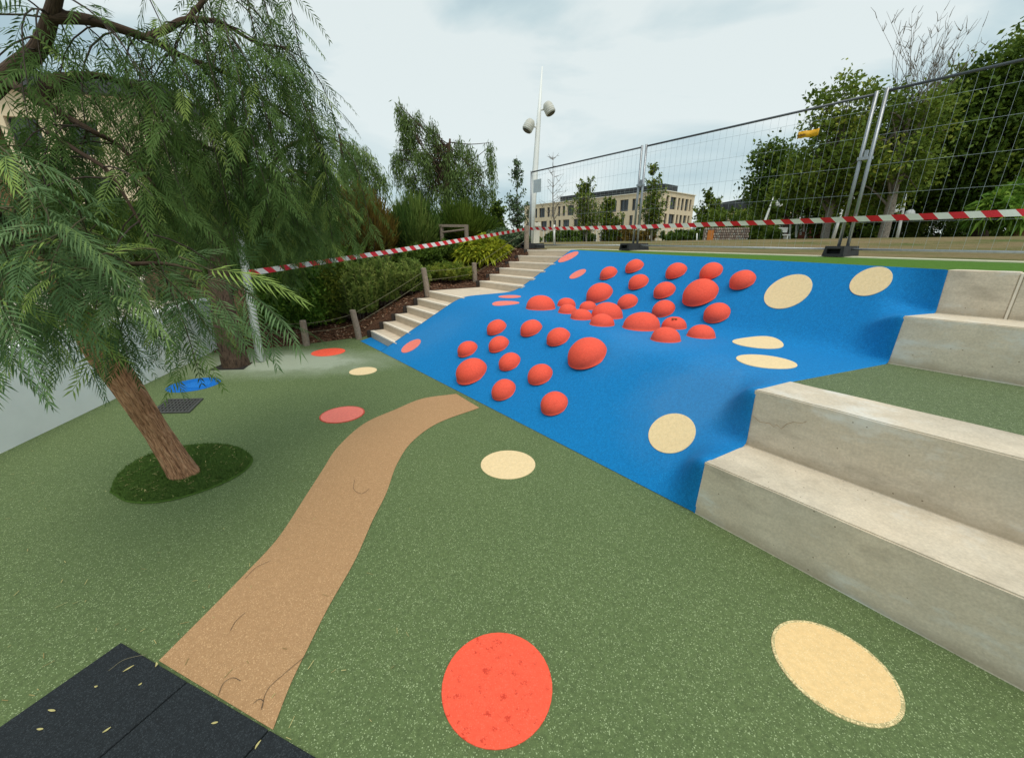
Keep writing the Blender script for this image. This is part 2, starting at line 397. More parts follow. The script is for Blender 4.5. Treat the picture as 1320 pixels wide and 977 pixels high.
M['grey_leaf'] = leaf_mat('grey green leaf', (0.055, 0.100, 0.045), (0.16, 0.23, 0.12), None, 0.25)
M['bronze_leaf'] = leaf_mat('bronze grass', (0.070, 0.055, 0.012), (0.200, 0.135, 0.028), (0.13, 0.15, 0.025), 0.3)
M['fresh_leaf'] = leaf_mat('fresh leaf', (0.045, 0.115, 0.014), (0.130, 0.260, 0.036), (0.24, 0.38, 0.055), 0.35)
M['hedge_leaf'] = leaf_mat('rosemary leaf', (0.045, 0.100, 0.020), (0.165, 0.240, 0.050), (0.30, 0.36, 0.09), 0.3)
M['grass_blade'] = leaf_mat('turf blade', (0.045, 0.095, 0.018), (0.095, 0.165, 0.032), (0.22, 0.25, 0.09), 0.2)
M['dry_leaf'] = leaf_mat('dry leaf', (0.22, 0.16, 0.06), (0.52, 0.46, 0.20), None, 0.1)
M['mulch'] = leaf_mat('bark chip', (0.06, 0.026, 0.014), (0.24, 0.12, 0.07), (0.42, 0.32, 0.22), 0.0, 0.9)
M['b_beige'] = plain('beige facade', (0.70, 0.58, 0.41), 0.9, var=0.06, scale=0.6)
M['b_pale'] = plain('pale facade', (0.80, 0.76, 0.66), 0.9, var=0.06, scale=0.6)
M['glass'] = plain('dark window glass', (0.035, 0.042, 0.05), 0.15, var=0.4, scale=0.3, spec=0.5)
M['frame'] = plain('window frame', (0.10, 0.095, 0.085), 0.6)
M['roof_dark'] = plain('dark roof', (0.045, 0.05, 0.055), 0.7, var=0.3, scale=1)
M['orange'] = plain('orange door', (0.50, 0.17, 0.03), 0.7)
M['brick'] = plain('red brick', (0.22, 0.065, 0.04), 0.9, var=0.3, scale=5)

# dry lawn
def lawn_mat():
    m, ns, ls, b = new_mat('dry lawn')
    pos = geo_pos(ns)
    n = nd(ns, 'ShaderNodeTexNoise', Scale=0.5, Detail=9.0, Roughness=0.7); ls.new(pos, n.inputs['Vector'])
    n2 = nd(ns, 'ShaderNodeTexNoise', Scale=14.0, Detail=6.0, Roughness=0.75); ls.new(pos, n2.inputs['Vector'])
    r = ramp(ns, [(0.35, (0.085, 0.115, 0.03)), (0.5, (0.20, 0.16, 0.075)), (0.68, (0.24, 0.175, 0.10))]); ls.new(n.outputs['Fac'], r.inputs['Fac'])
    r2 = ramp(ns, [(0.3, (0.55,0.55,0.55)), (0.7, (1.25,1.25,1.25))]); ls.new(n2.outputs['Fac'], r2.inputs['Fac'])
    c = mixc(ns, ls, 1.0, r.outputs['Color'], r2.outputs['Color'], 'MULTIPLY')
    ls.new(c, b.inputs['Base Color']); b.inputs['Roughness'].default_value = 0.95; b.inputs['Specular IOR Level'].default_value = 0.1
    bp = nd(ns, 'ShaderNodeBump', Strength=0.6, Distance=0.05); ls.new(n2.outputs['Fac'], bp.inputs['Height']); ls.new(bp.outputs['Normal'], b.inputs['Normal'])
    return m
M['lawn'] = lawn_mat()
M['bed'] = plain('mulch bed', (0.085, 0.045, 0.028), 0.95, var=0.5, scale=40, bump=0.8, spec=0.1)

# ------------------------------------------------------------------ terrain heights
def z_plat(a):
    return 1.425 + 0.016*max(-3.0, min(a, 6.6))
def z_lawn(a, b):
    base = z_plat(a) - 0.004
    t = max(0.0, min(1.0, (b - 9.5)/13.0)); t = t*t*(3-2*t)
    far = min(1.0, max(0.0, (b - 7.2)/2.5))
    return base + 0.06*far*0.5 + t*(1.93 - base - 0.03)
def stair_z(b):
    if b < 2.18: return 0.0
    if b < 3.47: return 0.75*(b-2.18)/1.29
    if b < 4.75: return 0.75
    if b < 6.15: return 0.75 + 0.78*(b-4.75)/1.4
    return 1.53
def z_bed(a, b):
    s = float(np.interp(b, [1.9, 3.5, 4.75, 6.2], [0.0, 0.72, 0.80, 1.48]))
    side = max(0.0, min(1.0, (a-7.9)/6.0))*0.9*max(0.0, 1 - s/2.2)
    return s + side + 0.03
def ground_at(x, y):
    a, b = AB(Vector((x, y, 0)))
    if b > 7.15: return z_lawn(a, b)
    if a > 7.5: return z_bed(a, b)
    return 0.0

def grid_obj(name, As, Bs, zf, mat, label=None):
    vs = [W(a, b, zf(a, b)) for b in Bs for a in As]
    n = len(As); fs = []
    for j in range(len(Bs)-1):
        for i in range(n-1):
            fs.append((j*n+i, (j+1)*n+i, (j+1)*n+i+1, j*n+i+1))
    return tag(link(name, mesh_from(vs, fs, True), mat), label, kind='structure')
def sheet(name, pts, mat, thick=0.0, label=None, parent=None, kind='structure'):
    """polygon sheet from world points (convex or fan-able), with skirt if thick"""
    n = len(pts); vs = [tuple(p) for p in pts]; fs = [tuple(range(n))]
    if thick:
        vs += [(p[0], p[1], p[2]-thick) for p in pts]
        fs += [((i+1) % n, i, n+i, n+(i+1) % n) for i in range(n)]
    me = mesh_from(vs, fs)
    bm = bmesh.new(); bm.from_mesh(me); bmesh.ops.triangulate(bm, faces=[f for f in bm.faces if len(f.verts) > 4]); bmesh.ops.recalc_face_normals(bm, faces=bm.faces[:])
    bm.normal_update()
    if sum(f.normal.z*f.calc_area() for f in bm.faces) < 0: bmesh.ops.reverse_faces(bm, faces=bm.faces[:])
    bm.to_mesh(me); bm.free()
    return tag(link(name, me, mat, parent), label, kind=kind)

# base ground far around, the playground surface, the lawn, the beds
sheet('ground', [(-600,-600,-0.06), (600,-600,-0.06), (600,900,-0.06), (-600,900,-0.06)], M['terrace'], label='pale paving surrounding the playground')
grid_obj('rubber_surface', np.linspace(-12, 8.3, 60), np.linspace(-9, 2.7, 40), lambda a, b: 0.0, M['green'], 'speckled green rubber play surface')
farA = sorted(set(list(np.linspace(-20, 30, 60)) + list(np.linspace(-300, -20, 12)) + list(np.linspace(30, 500, 16))))
farB = list(np.linspace(7.15, 30, 50)) + list(np.linspace(32, 500, 18))
grid_obj('lawn', farA, farB, z_lawn, M['lawn'], 'dry brown and green lawn behind the mound')

# ------------------------------------------------------------------ the blue mound
def smooth_profile(K, T, n=72, w=5):
    t = np.linspace(0, 1, n); K = np.array(K, float)
    P = np.stack([np.interp(t, T, K[:, i]) for i in range(3)], 1)
    Q = P.copy()
    pad = np.vstack([2*P[0]-P[w:0:-1], P, 2*P[-1]-P[-2:-w-2:-1]])
    ker = np.hanning(2*w+3)[1:-1]; ker /= ker.sum()
    for i in range(3): Q[:, i] = np.convolve(pad[:, i], ker, 'valid')
    Q[0] = P[0]; Q[-1] = P[-1]
    return Q
NT = 110
BLK = [(1.018,2.184,0.0), (1.004,2.190,0.371), (0.962,2.60,0.371), (0.972,2.606,0.752), (0.903,2.965,0.752),
       (0.640,4.045,0.752), (0.630,4.050,1.117), (0.520,4.40,1.117), (0.530,4.405,1.434)]
TB = [0, 0.09, 0.18, 0.27, 0.36, 0.64, 0.76, 0.88, 1.0]
TM = [0, 0.36, 0.64, 1.0]
pl = smooth_profile([(6.22,1.975,0), (6.20,3.47,0.765), (6.19,4.65,0.775), (6.26,6.17,1.53)], TM, NT, 9)
pr = smooth_profile([(1.018,2.184,0), (0.903,2.965,0.752), (0.640,4.045,0.752), (0.530,4.405,1.434)], TM, NT, 9)
pb = smooth_profile(BLK, TB, NT, 1)
NS = 150
def mound_rows():
    rows = []
    for j in range(NS):
        s = j/(NS-1)
        s2 = 1-(1-s)**1.25
        p = pl*(1-s2) + pr*s2
        w = max(0.0, min(1.0, (s2-0.945)/0.055)); w = w*w*(3-2*w)
        q = p.copy()
        base = pb - pr
        q = p + base*w
        # belly of the lower slope and gentle hollows
        for i in range(NT):
            t = i/(NT-1)
            edge = math.sin(math.pi*min(1, max(0, t)))*math.sin(math.pi*s2)
            q[i, 2] += 0.02*edge*math.sin(5.0*s2+1.0) + 0.006*mnoise.noise(Vector((q[i,0]*1.4, q[i,1]*1.4, 3.0)))*min(1, 4*edge)
        rows.append(q)
    return rows
rows = mound_rows()
mv = []; mf = []
for j, q in enumerate(rows):
    for i in range(NT):
        mv.append(W(q[i,0], q[i,1], q[i,2] + 0.004))
for j in range(NS-1):
    for i in range(NT-1):
        a_ = j*NT+i
        mf.append((a_, a_+NT, a_+NT+1, a_+1))
# the flat blue toe that runs on in front of the stairs
n0 = len(mv)
mv += [W(7.17,1.935,0.004), W(7.36,2.19,0.004), W(6.2,2.19,0.004), W(6.22,1.975,0.004)]
mf.append((n0, n0+1, n0+2, n0+3))
# skirts: left side under the stairs, back, front
# tuck the edge a little under the bevelled block ends
n1 = len(mv)
mv += [mv[(NS-1)*NT+i] - D1*0.014 - Vector((0,0,0.006)) for i in range(NT)]
mf += [((NS-1)*NT+i, n1+i, n1+i+1, (NS-1)*NT+i+1) for i in range(NT-1)]
def skirt(idx, dz):
    n = len(mv)
    for k in idx:
        p = mv[k]; mv.append(Vector((p[0], p[1], -0.02)))
    for k in range(len(idx)-1):
        mf.append((idx[k], idx[k+1], n+k+1, n+k))
skirt([i for i in range(NT)], 0)
me = mesh_from(mv, mf, True)
bm = bmesh.new(); bm.from_mesh(me); bm.normal_update()
if sum(f.normal.z*f.calc_area() for f in bm.faces) < 0: bmesh.ops.reverse_faces(bm, faces=bm.faces[:])
bm.to_mesh(me); bm.free()
mpd = []
mound = tag(link('rubber_mound', me, M['blue']), 'blue rubber play mound with two slopes', kind='structure')
bvh = BVHTree.FromPolygons([Vector(v) for v in mv], mf)
def hit_mound(u, v):
    d = ray(u, v).normalized()
    loc, nor, i_, dist = bvh.ray_cast(EYEP, d)
    if loc is None: return None, None
    if nor.dot(d) > 0: nor = -nor
    return loc, nor

# tan path -----------------------------------------------------------
pl_px = [(205,852), (262,795), (318,738), (360,692), (394,640), (416,606), (436,576), (470,546), (510,528), (545,514), (588,508)]
pr_px = [(352,941), (374,884), (396,838), (424,782), (458,722), (480,672), (498,636), (512,598), (532,569), (566,545), (618,526)]
Lp = [at_z(u, v) for u, v in pl_px]; Rp = [at_z(u, v) for u, v in pr_px]
n_ = 60
Lc, Rc = catmull(Lp, n_), catmull(Rp, n_)
pv = [(p[0], p[1], 0.004) for p in Lc] + [(p[0], p[1], 0.004) for p in Rc]
pf = [(i, n_+i, n_+i+1, i+1) for i in range(n_-1)]
tag(link('path', mesh_from(pv, pf), M['tan']), 'winding tan rubber path crossing the green surface', kind='structure')

# flat dots ----------------------------------------------------------
def disc(name, c, nrm, r, mat, label, cat='dot', group=None, project=False, rim=None, ry=None, ang=0.0):
    n = 40; z = nrm.normalized()
    x = z.cross(D2).normalized() if abs(z.dot(D2)) < 0.95 else z.cross(D1).normalized()
    y = z.cross(x)
    if ang: x, y = x*math.cos(ang)+y*math.sin(ang), y*math.cos(ang)-x*math.sin(ang)
    ry = ry or r
    rings = [(1.0, -0.004), (1.0, 0.0035), (0.992, 0.005), (0.94, 0.005), (0.7, 0.005), (0.4, 0.005)]
    vs = []; 
    for q, h in rings:
        for k in range(n):
            t = 2*math.pi*k/n
            p = c + x*(r*q*math.cos(t)) + y*(ry*q*math.sin(t))
            if project:
                l2, n2, _, _ = bvh.ray_cast(p + z*0.25, -z)
                if l2 is None: l2 = p
                p = l2 + z*h
            else: p = p + z*h
            vs.append(p)
    vs.append((bvh.ray_cast(c+z*0.25, -z)[0] if project else c) + z*0.005)
    fs = []
    for j in range(len(rings)-1):
        for k in range(n):
            a_, b_ = j*n+k, j*n+(k+1) % n
            fs.append((a_, b_, b_+n, a_+n))
    m_ = (len(rings)-1)*n
    fs += [(m_+k, m_+(k+1) % n, len(vs)-1) for k in range(n)]
    me = mesh_from(vs, fs, False)
    o = link(name, me, [mat] if rim is None else [mat, rim])
    if rim is not None:
        mi = [1 if i < n*3 else 0 for i in range(len(me.polygons))]; me.polygons.foreach_set('material_index', mi)
    return tag(o, label, cat, group)
UP = Vector((0,0,1))
def fit_circle(px):
    P = np.array([list(at_z(u, v))[:2] for u, v in px])
    A_ = np.c_[2*P, np.ones(len(P))]; c, *_ = np.linalg.lstsq(A_, (P**2).sum(1), rcond=None)
    return Vector((c[0], c[1], 0)), math.sqrt(c[2]+c[0]**2+c[1]**2)
GDOT = 'flat coloured dots set in the green surface'
M['sand_rim'] = rubber('worn dot rim', (0.66, 0.50, 0.25), (0.36, 0.33, 0.16), (0.82, 0.66, 0.36), 0.35, 220, blotch=0.5)
M['red_rim'] = rubber('dark red rim', (0.55, 0.09, 0.05), (0.40, 0.06, 0.035), (0.7, 0.12, 0.08), 0.3, 220, blotch=0.5)
c_, r_ = fit_circle([(569,891),(712,891),(641,816),(640,965),(586,842),(697,845),(588,941),(695,943)])
disc('red_dot', c_, UP, r_, M['red_dot'], 'large flat red dot with worn specks, nearest on the green surface', group=GDOT, rim=M['red_dot'])
P_ = [at_z(960+x/5.43, 780+y/5.43) for x, y in [(170,250),(340,100),(600,160),(900,370),(1090,600),(1145,740),(1050,865),(850,855),(600,740),(380,580),(240,420)]]
A_ = np.array([list(p)[:2] for p in P_]); cc, *_ = np.linalg.lstsq(np.c_[2*A_, np.ones(len(A_))], (A_**2).sum(1), rcond=None)
disc('sand_dot', Vector((cc[0], cc[1], 0)), UP, math.sqrt(cc[2]+cc[0]**2+cc[1]**2), M['sand_dot'], 'large flat sand coloured dot beside the lowest concrete block', group=GDOT, rim=M['sand_rim'])
c_, r_ = fit_circle([(618,599),(653.6,580),(692,600),(660,617.3),(627,590),(682,591),(627,610),(682,612)])
disc('cream_dot', c_, UP, r_, M['cream_dot'], 'flat cream dot between the tan path and the blue mound', group=GDOT)
c_, r_ = fit_circle([(411.5,538),(430,526.4),(451.5,524.5),(470.3,532.4),(463.6,538.5),(451.5,543),(431.5,545.2),(416.4,544)])
disc('pink_dot', c_, UP, r_, M['pink_dot'], 'flat pink red dot left of the bend in the tan path', group=GDOT, rim=M['red_rim'])
c_, r_ = fit_circle([(404.5,455.5),(442,452.5),(424,459.5),(423,449)])
disc('red_dot', c_, UP, r_, M['red_dot'], 'small flat orange red dot near the two short garden posts', group=GDOT)
c_, r_ = fit_circle([(451.2,479.3),(484.3,478.3),(468,483.6),(468,473.6)])
disc('cream_dot', c_, UP, r_, M['cream_dot'], 'small flat cream dot near the foot of the stairs', group=GDOT)
c_, r_ = fit_circle([(218,501),(281,492),(248,488.5),(249,505)])
disc('blue_dot', c_, UP, r_, M['blue_dot'], 'flat blue dot behind the leaning tree near the drain grate', group=GDOT)
M['blue_centre'] = rubber('paler blue rubber', (0.01, 0.17, 0.60), (0.0, 0.14, 0.5), (0.02, 0.22, 0.66), 0.2, 220)
_bc = disc('centre', c_ + Vector((0.05,0,0.004)), UP, r_*0.5, M['blue_centre'], None, None)
_bc.parent = bpy.data.objects['blue_dot']

# dots on the mound
MD = 'flat dots set in the blue mound'
for (u, v, w, h, m, lab) in [
    (732.5, 331.5, 27, 13, 'pink_dot', 'flat pink dot at the top left corner of the blue mound'),
    (744.7, 353.5, 22, 10, 'pink_dot', 'flat pink dot beside the upper stairs, second from the top'),
    (657, 382.6, 30, 4, 'pink_dot', 'thin looking pink dot on the ledge by the stair landing, farther one'),
    (652, 390.6, 36, 6, 'pink_dot', 'thin looking pink dot on the ledge by the stair landing, nearer one'),
    (530, 446, 25, 17, 'pink_dot', 'flat pink dot low on the blue slope beside the bottom stair'),
    (1015, 376, 64, 33, 'cream_dot', 'large cream dot on the upper blue slope right of the red domes'),
    (1122, 363, 57, 26, 'cream_dot', 'cream dot on the upper blue slope nearest the top concrete block'),
    (976, 443, 68, 15, 'cream_dot', 'flattened looking cream dot in the fold of the mound, farther one'),
    (987, 466, 80, 19, 'cream_dot', 'flattened looking cream dot on the crest above the lower slope'),
    (865.5, 558, 61, 46, 'cream_dot', 'round cream dot low on the blue slope left of the concrete blocks')]:
    P, N = hit_mound(u, v)
    if P is None: continue
    # radius from the visible width, measured along the horizontal in the surface
    hx = N.cross(UP).normalized()
    a0 = P + hx*0.05; a1 = P - hx*0.05
    def pr_(p):
        q = p - EYEP; f = q.y*cp - q.z*sp; dn = -q.y*sp - q.z*cp
        return Vector((W_PX/2 + F_PX*q.x/f, H_PX/2 + F_PX*dn/f))
    # solve radius so the projected ellipse is w wide
    y_ = N.cross(hx)
    best = 0.1
    for r in np.linspace(0.04, 0.6, 80):
        us = [pr_(P + hx*(r*math.cos(t)) + y_*(r*math.sin(t))).x for t in np.linspace(0, 2*math.pi, 24)]
        if max(us)-min(us) <= w: best = r
    disc(m, P, N, best, M[m], lab, group=MD, project=True)

# ------------------------------------------------------------------ red domes
DOMES = [  # centre u, v, visible width in the photograph, label
    (784.5, 351.5, 23.0, 'small red dome in the upper group, highest but one at its left end'),
    (818.2, 342.4, 24.2, 'small red dome highest up the slope in the left half of the upper group'),
    (823.3, 362.7, 26.7, 'small red dome just below the highest dome of the upper group'),
    (773.0, 376.7, 34.8, 'large egg shaped red dome at the left end of the upper group'),
    (871.8, 348.5, 27.9, 'small red dome on the upper slope near the top edge, third from the right'),
    (917.0, 348.8, 30.9, 'red dome on the upper slope directly above the largest upper dome'),
    (957.5, 360.0, 34.5, 'red dome farthest right on the blue mound'),
    (856.7, 373.6, 28.5, 'small red dome on the upper slope left of the largest upper dome'),
    (903.0, 376.0, 47.0, 'largest red dome on the upper slope'),
    (924.2, 402.4, 35.2, 'red dome on the upper slope right below the largest upper dome'),
    (855.5, 397.3, 30.3, 'red dome just above the right hand end of the ridge cluster'),
    (809.1, 388.2, 26.7, 'small red dome between the upper group and the ridge cluster'),
    (730.3, 389.4, 23.6, 'smallest red dome at the back left of the ridge cluster'),
    (731.8, 397.8, 24.5, 'small low red dome at the front left of the ridge cluster'),
    (749.7, 404.8, 28.0, 'low red dome on the ridge left of the two touching domes'),
    (757.9, 393.6, 22.5, 'small red dome half hidden at the back of the ridge cluster'),
    (782.1, 400.0, 41.0, 'big rounded red dome in the middle of the ridge cluster'),
    (776.1, 412.1, 31.5, 'low red dome in front of the big middle ridge dome'),
    (826.7, 413.6, 47.8, 'widest red dome on the ridge'),
    (869.0, 416.0, 32.5, 'red dome on the ridge with a small dark scuff on its side'),
    (858.2, 431.0, 38.8, 'low wide red dome in front of the scuffed one on the ridge'),
    (904.0, 427.0, 37.0, 'red dome at the right hand end of the ridge'),
    (696.9, 389.5, 37.0, 'half round red dome alone on the ledge near the stair landing'),
    (640.3, 421.3, 25.5, 'small red dome highest up at the left of the lower slope'),
    (684.8, 422.2, 27.9, 'red dome high on the lower slope, second from the left in its row'),
    (719.7, 433.3, 30.3, 'red dome on the lower slope up and left of the biggest lower dome'),
    (757.0, 454.0, 50.3, 'biggest red dome on the lower slope'),
    (602.7, 449.1, 26.1, 'small red dome directly above the large leftmost dome'),
    (643.0, 443.1, 26.1, 'small red dome below the highest dome of the lower slope'),
    (607.6, 477.6, 40.0, 'large egg shaped red dome farthest left on the lower slope'),
    (657.0, 465.5, 27.9, 'small red dome in the middle of the lower left group'),
    (696.4, 481.8, 32.1, 'red dome midway between the lowest dome and the middle of the lower group'),
    (649.4, 501.5, 31.5, 'red dome low on the slope near the end of the tan path'),
    (714.5, 519.0, 35.2, 'lowest red dome on the blue slope')]
def proj2(p):
    q = p - EYEP; f = q.y*cp - q.z*sp; dn = -q.y*sp - q.z*cp
    return W_PX/2 + F_PX*q.x/f, H_PX/2 + F_PX*dn/f
def dome_verts(P, N, R, h):
    hx = N.cross(UP).normalized(); y_ = N.cross(hx)
    nr, nk = 14, 40; vs = []
    prof = [(1.045, -0.02), (1.02, 0.015)] + [(math.cos(t)**0.92, math.sin(t)) for t in np.linspace(0.10, math.pi/2*0.94, nr)]
    for (q, z) in prof:
        for k in range(nk):
            t = 2*math.pi*k/nk
            vs.append(P + hx*(R*q*math.cos(t)) + y_*(R*q*math.sin(t)) + N*(h*z))
    vs.append(P + N*h)
    return vs, nk, len(prof)
for (u, v, w, lab) in DOMES:
    P, N = hit_mound(u, v)
    if P is None: continue
    R = w/2/F_PX*depth(P); hh = 0.86*R
    for it in range(6):
        vs, nk, npf = dome_verts(P, N, R, hh)
        pj = np.array([proj2(p) for p in vs[nk*2:]])
        cu, cv = (pj[:,0].min()+pj[:,0].max())/2, (pj[:,1].min()+pj[:,1].max())/2
        ww = pj[:,0].max()-pj[:,0].min()
        R *= (w/ww)**0.7; hh = 0.86*R
        uu, vv = proj2(P)
        P2, N2 = hit_mound(uu + (u-cu)*0.8, vv + (v-cv)*0.8)
        if P2 is not None and (P2-P).length < 0.6:
            P = P2; N = (N2*0.78 + UP*0.22).normalized()
    vs, nk, npf = dome_verts(P, N, R, hh)
    fs = []
    sd_ = random.uniform(0, 50)
    for q_ in range(nk*2, len(vs)):
        d_ = vs[q_] - P; vs[q_] = P + d_*(1 + 0.05*mnoise.noise(d_/R*0.9 + Vector((sd_, 0, 0))))
    for j in range(npf-1):
        for k in range(nk):
            a_, b_ = j*nk+k, j*nk+(k+1) % nk
            fs.append((a_, b_, b_+nk, a_+nk))
    m_ = (npf-1)*nk
    fs += [(m_+k, m_+(k+1) % nk, len(vs)-1) for k in range(nk)]
    me = mesh_from(vs, fs, True)
    bm = bmesh.new(); bm.from_mesh(me); bmesh.ops.recalc_face_normals(bm, faces=bm.faces[:]); bm.normal_update()
    if sum(f.normal.dot(N) for f in bm.faces) < 0: bmesh.ops.reverse_faces(bm, faces=bm.faces[:])
    bm.to_mesh(me); bm.free()
    o = tag(link('red_dome', me, M['red_dome']), lab, 'dome', 'raised red domes on the blue mound')
    if 'scuff' in lab and 'dark scuff' in lab:
        sm = MB(); q = P + N*hh*0.9 + Vector((-0.03, -0.05, 0.0))
        for k in range(5):
            sm.box(q + Vector((random.uniform(-.02,.02), random.uniform(-.02,.02), 0)), 0.018, 0.012, 0.01)
        sm.build('scuff', M['tag_dark'], o)

# ------------------------------------------------------------------ concrete seat blocks
def block(name, x0, x1, b0, b1, z0, z1, mat, lab, left=None, group='stepped concrete seat blocks', par=None):
    """left: (a at bottom front, a at top front, a at top back, a at bottom back)"""
    lb = left or (x1, x1, x1, x1)
    fr = 0.006
    vs = [W(x0, b0, z0), W(lb[0], b0, z0), W(lb[3], b1, z0), W(x0, b1, z0),
          W(x0, b0+fr, z1), W(lb[1], b0+fr, z1), W(lb[2], b1, z1), W(x0, b1, z1)]
    fs = [(0,1,2,3), (4,7,6,5), (0,4,5,1), (1,5,6,2), (2,6,7,3), (3,7,4,0)]
    me = mesh_from(vs, fs)
    bm = bmesh.new(); bm.from_mesh(me)
    bmesh.ops.recalc_face_normals(bm, faces=bm.faces[:])
    # cut along the length so that worn edges can wander a little
    es = [e for e in bm.edges if abs((e.verts[0].co-e.verts[1].co).normalized().dot(D1)) > 0.97]
    bmesh.ops.subdivide_edges(bm, edges=es, cuts=40, use_grid_fill=True)
    bmesh.ops.bevel(bm, geom=[e for e in bm.edges if len(e.link_faces) == 2 and e.calc_face_angle(0) > 0.6], offset=0.007, segments=2, affect='EDGES')
    for vtx in bm.verts:
        k = mnoise.noise(Vector(vtx.co)*7.0)*0.0022
        vtx.co += Vector((k, k, k*0.8))
    bm.to_mesh(me); bm.free()
    return tag(link(name, me, mat), lab, 'concrete block', group)
block('concrete_block', -3.2, 1.018, 2.184, 2.70, -0.03, 0.371, M['concrete'], 'lowest long concrete seat block rising from the green surface', (1.018, 1.004, 0.955, 0.97))
block('concrete_block', -3.2, 0.985, 2.606, 2.965, 0.30, 0.752, M['concrete2'], 'second concrete seat block with a crack at its left end, under the green ledge', (0.978, 0.972, 0.903, 0.91))
block('concrete_block', -3.2, 0.635, 4.048, 4.50, 0.66, 1.117, M['concrete'], 'third concrete seat block behind the green ledge with pale stain', (0.640, 0.630, 0.500, 0.52))
aj = AB(at_b(1309, 378, 4.402))[0]
block('concrete_block', aj+0.006, 0.525, 4.402, 4.62, 1.06, 1.434, M['concrete2'], 'top concrete block between the blue mound and the vertical joint', (0.515, 0.527, 0.52, 0.51))
block('concrete_block', -3.2, aj-0.006, 4.402, 4.62, 1.06, 1.432, M['concrete'], 'top concrete block right of the vertical joint at the photo edge')
jt = MB(); jt.box(W(aj, 4.51, 1.23), 0.0125, 0.208, 0.395, X=D1, Y=D2)
for o_ in [jt.build('joint', M['nosing'], bpy.data.objects['concrete_block.003'])]: pass
# the crack in the second block
ck = MB()
cr = [(883.0+s*0.3333, 400+t*0.3333) for s, t in [(262,408),(290,432),(325,436),(345,452),(352,440),(372,458),(392,440),(420,432),(452,436),(470,430)]]
pts = [at_b(u, v, 2.604) for u, v in cr]
ck.tube([p for p in pts], 0.0009, 4)
o = ck.build('crack', M['tag_dark'], bpy.data.objects['concrete_block.001'])
# green ledge behind the second block
sheet('ledge_surface', [W(-3.2, 2.955, 0.7505), W(0.912, 2.955, 0.7505), W(0.650, 4.06, 0.7505), W(-3.2, 4.06, 0.7505)], M['ledge'], label='green rubber ledge between the second and third blocks')
# turf strip and the cream edging behind the mound
vs = []; fs = []
K = 40
turf_in = [W(0.53+(6.26-0.53)*t, 4.405+(6.17-4.405)*t, 1.434+(1.53-1.434)*t+0.000) for t in np.linspace(0, 1, K)]
vs = [W(-4, 4.61, z_plat(-3)+0.003), W(0.50, 4.61, 1.434)] + turf_in
out_a = [-4, 0.5] + list(np.linspace(0.53, 6.3, K))
vs2 = [W(a, 6.80, z_plat(a)+0.008) for a in out_a]
n_ = len(vs)
mid = [(Vector(p)*0.5+q*0.5)+Vector((0,0,0.010)) for p, q in zip(vs, vs2)]
allv = vs + mid + vs2
fs = [(i, i+1, n_+i+1, n_+i) for i in range(n_-1)] + [(n_+i, n_+i+1, 2*n_+i+1, 2*n_+i) for i in range(n_-1)]
me = mesh_from(allv, fs, False)
bm = bmesh.new(); bm.from_mesh(me); bm.normal_update()
if sum(f.normal.z for f in bm.faces) < 0: bmesh.ops.reverse_faces(bm, faces=bm.faces[:])
bm.to_mesh(me); bm.free()
turf = tag(link('turf_strip', me, M['turf_green']), 'green artificial turf strip behind the blue mound', kind='structure')
# cream edging kerb
eb = MB()
As_ = np.linspace(-4, 7.75, 24)
for i in range(len(As_)-1):
    a0, a1 = As_[i], As_[i+1]
    z0, z1 = z_plat(a0)+0.02, z_plat(a1)+0.02
    v8 = [W(a0,6.80,z0-.2), W(a1,6.80,z1-.2), W(a1,7.16,z1-.2), W(a0,7.16,z0-.2), W(a0,6.80,z0), W(a1,6.80,z1), W(a1,7.16,z1), W(a0,7.16,z0)]
    eb.add(v8, [(0,1,2,3), (4,7,6,5), (0,4,5,1), (2,6,7,3)])
tag(eb.build('edging', M['cream_edge']), 'pale cream edging strip between turf and dry lawn', kind='structure')

# ------------------------------------------------------------------ stairs
stairs = empty('concrete_stairs', W(6.8, 2.2, 0), 'pale concrete garden stairs with a landing beside the blue mound', 'stairs')
def stepbox(name, a0l, a0r, b0, b1, zt, h, par):
    mb = MB()
    vs = [W(a0r, b0, zt-h), W(a0l, b0, zt-h), W(a0l+0.02, b1, zt-h), W(a0r, b1, zt-h),
          W(a0r, b0, zt), W(a0l, b0, zt), W(a0l+0.02, b1, zt), W(a0r, b1, zt)]
    mb.add(vs, [(0,1,2,3), (4,7,6,5), (0,4,5,1), (1,5,6,2), (2,6,7,3), (3,7,4,0)])
    o = mb.build(name, M['stair'], par, bevel=0.004)
    a0n = a0r + 0.095
    nb = MB()   # slightly paler nosing strip, set a few mm proud
    vs = [W(a0n, b0-0.004, zt-0.024), W(a0l, b0-0.004, zt-0.024), W(a0l, b0+0.06, zt-0.024), W(a0n, b0+0.06, zt-0.024),
          W(a0n, b0-0.004, zt+0.004), W(a0l, b0-0.004, zt+0.004), W(a0l, b0+0.06, zt+0.004), W(a0n, b0+0.06, zt+0.004)]
    nb.add(vs, [(0,1,2,3), (4,7,6,5), (0,4,5,1), (1,5,6,2), (2,6,7,3), (3,7,4,0)])
    nb.build('nosing', M['nosing'], o)
    return o
lowL = [7.352, 7.385, 7.40, 7.43, 7.48, 7.553]
bl = [2.195, 2.45, 2.70, 2.955, 3.205, 3.47]
for k in range(6):
    z = 0.125*(k+1)
    b1 = bl[k+1]+0.05 if k < 5 else 4.80
    stepbox('step' if k < 5 else 'landing', lowL[k] if k < 5 else 7.58, 6.10, bl[k], b1, z, 0.16 if k < 5 else 0.18, stairs)
upL = [7.62, 7.64, 7.66, 7.68, 7.69, 7.70]
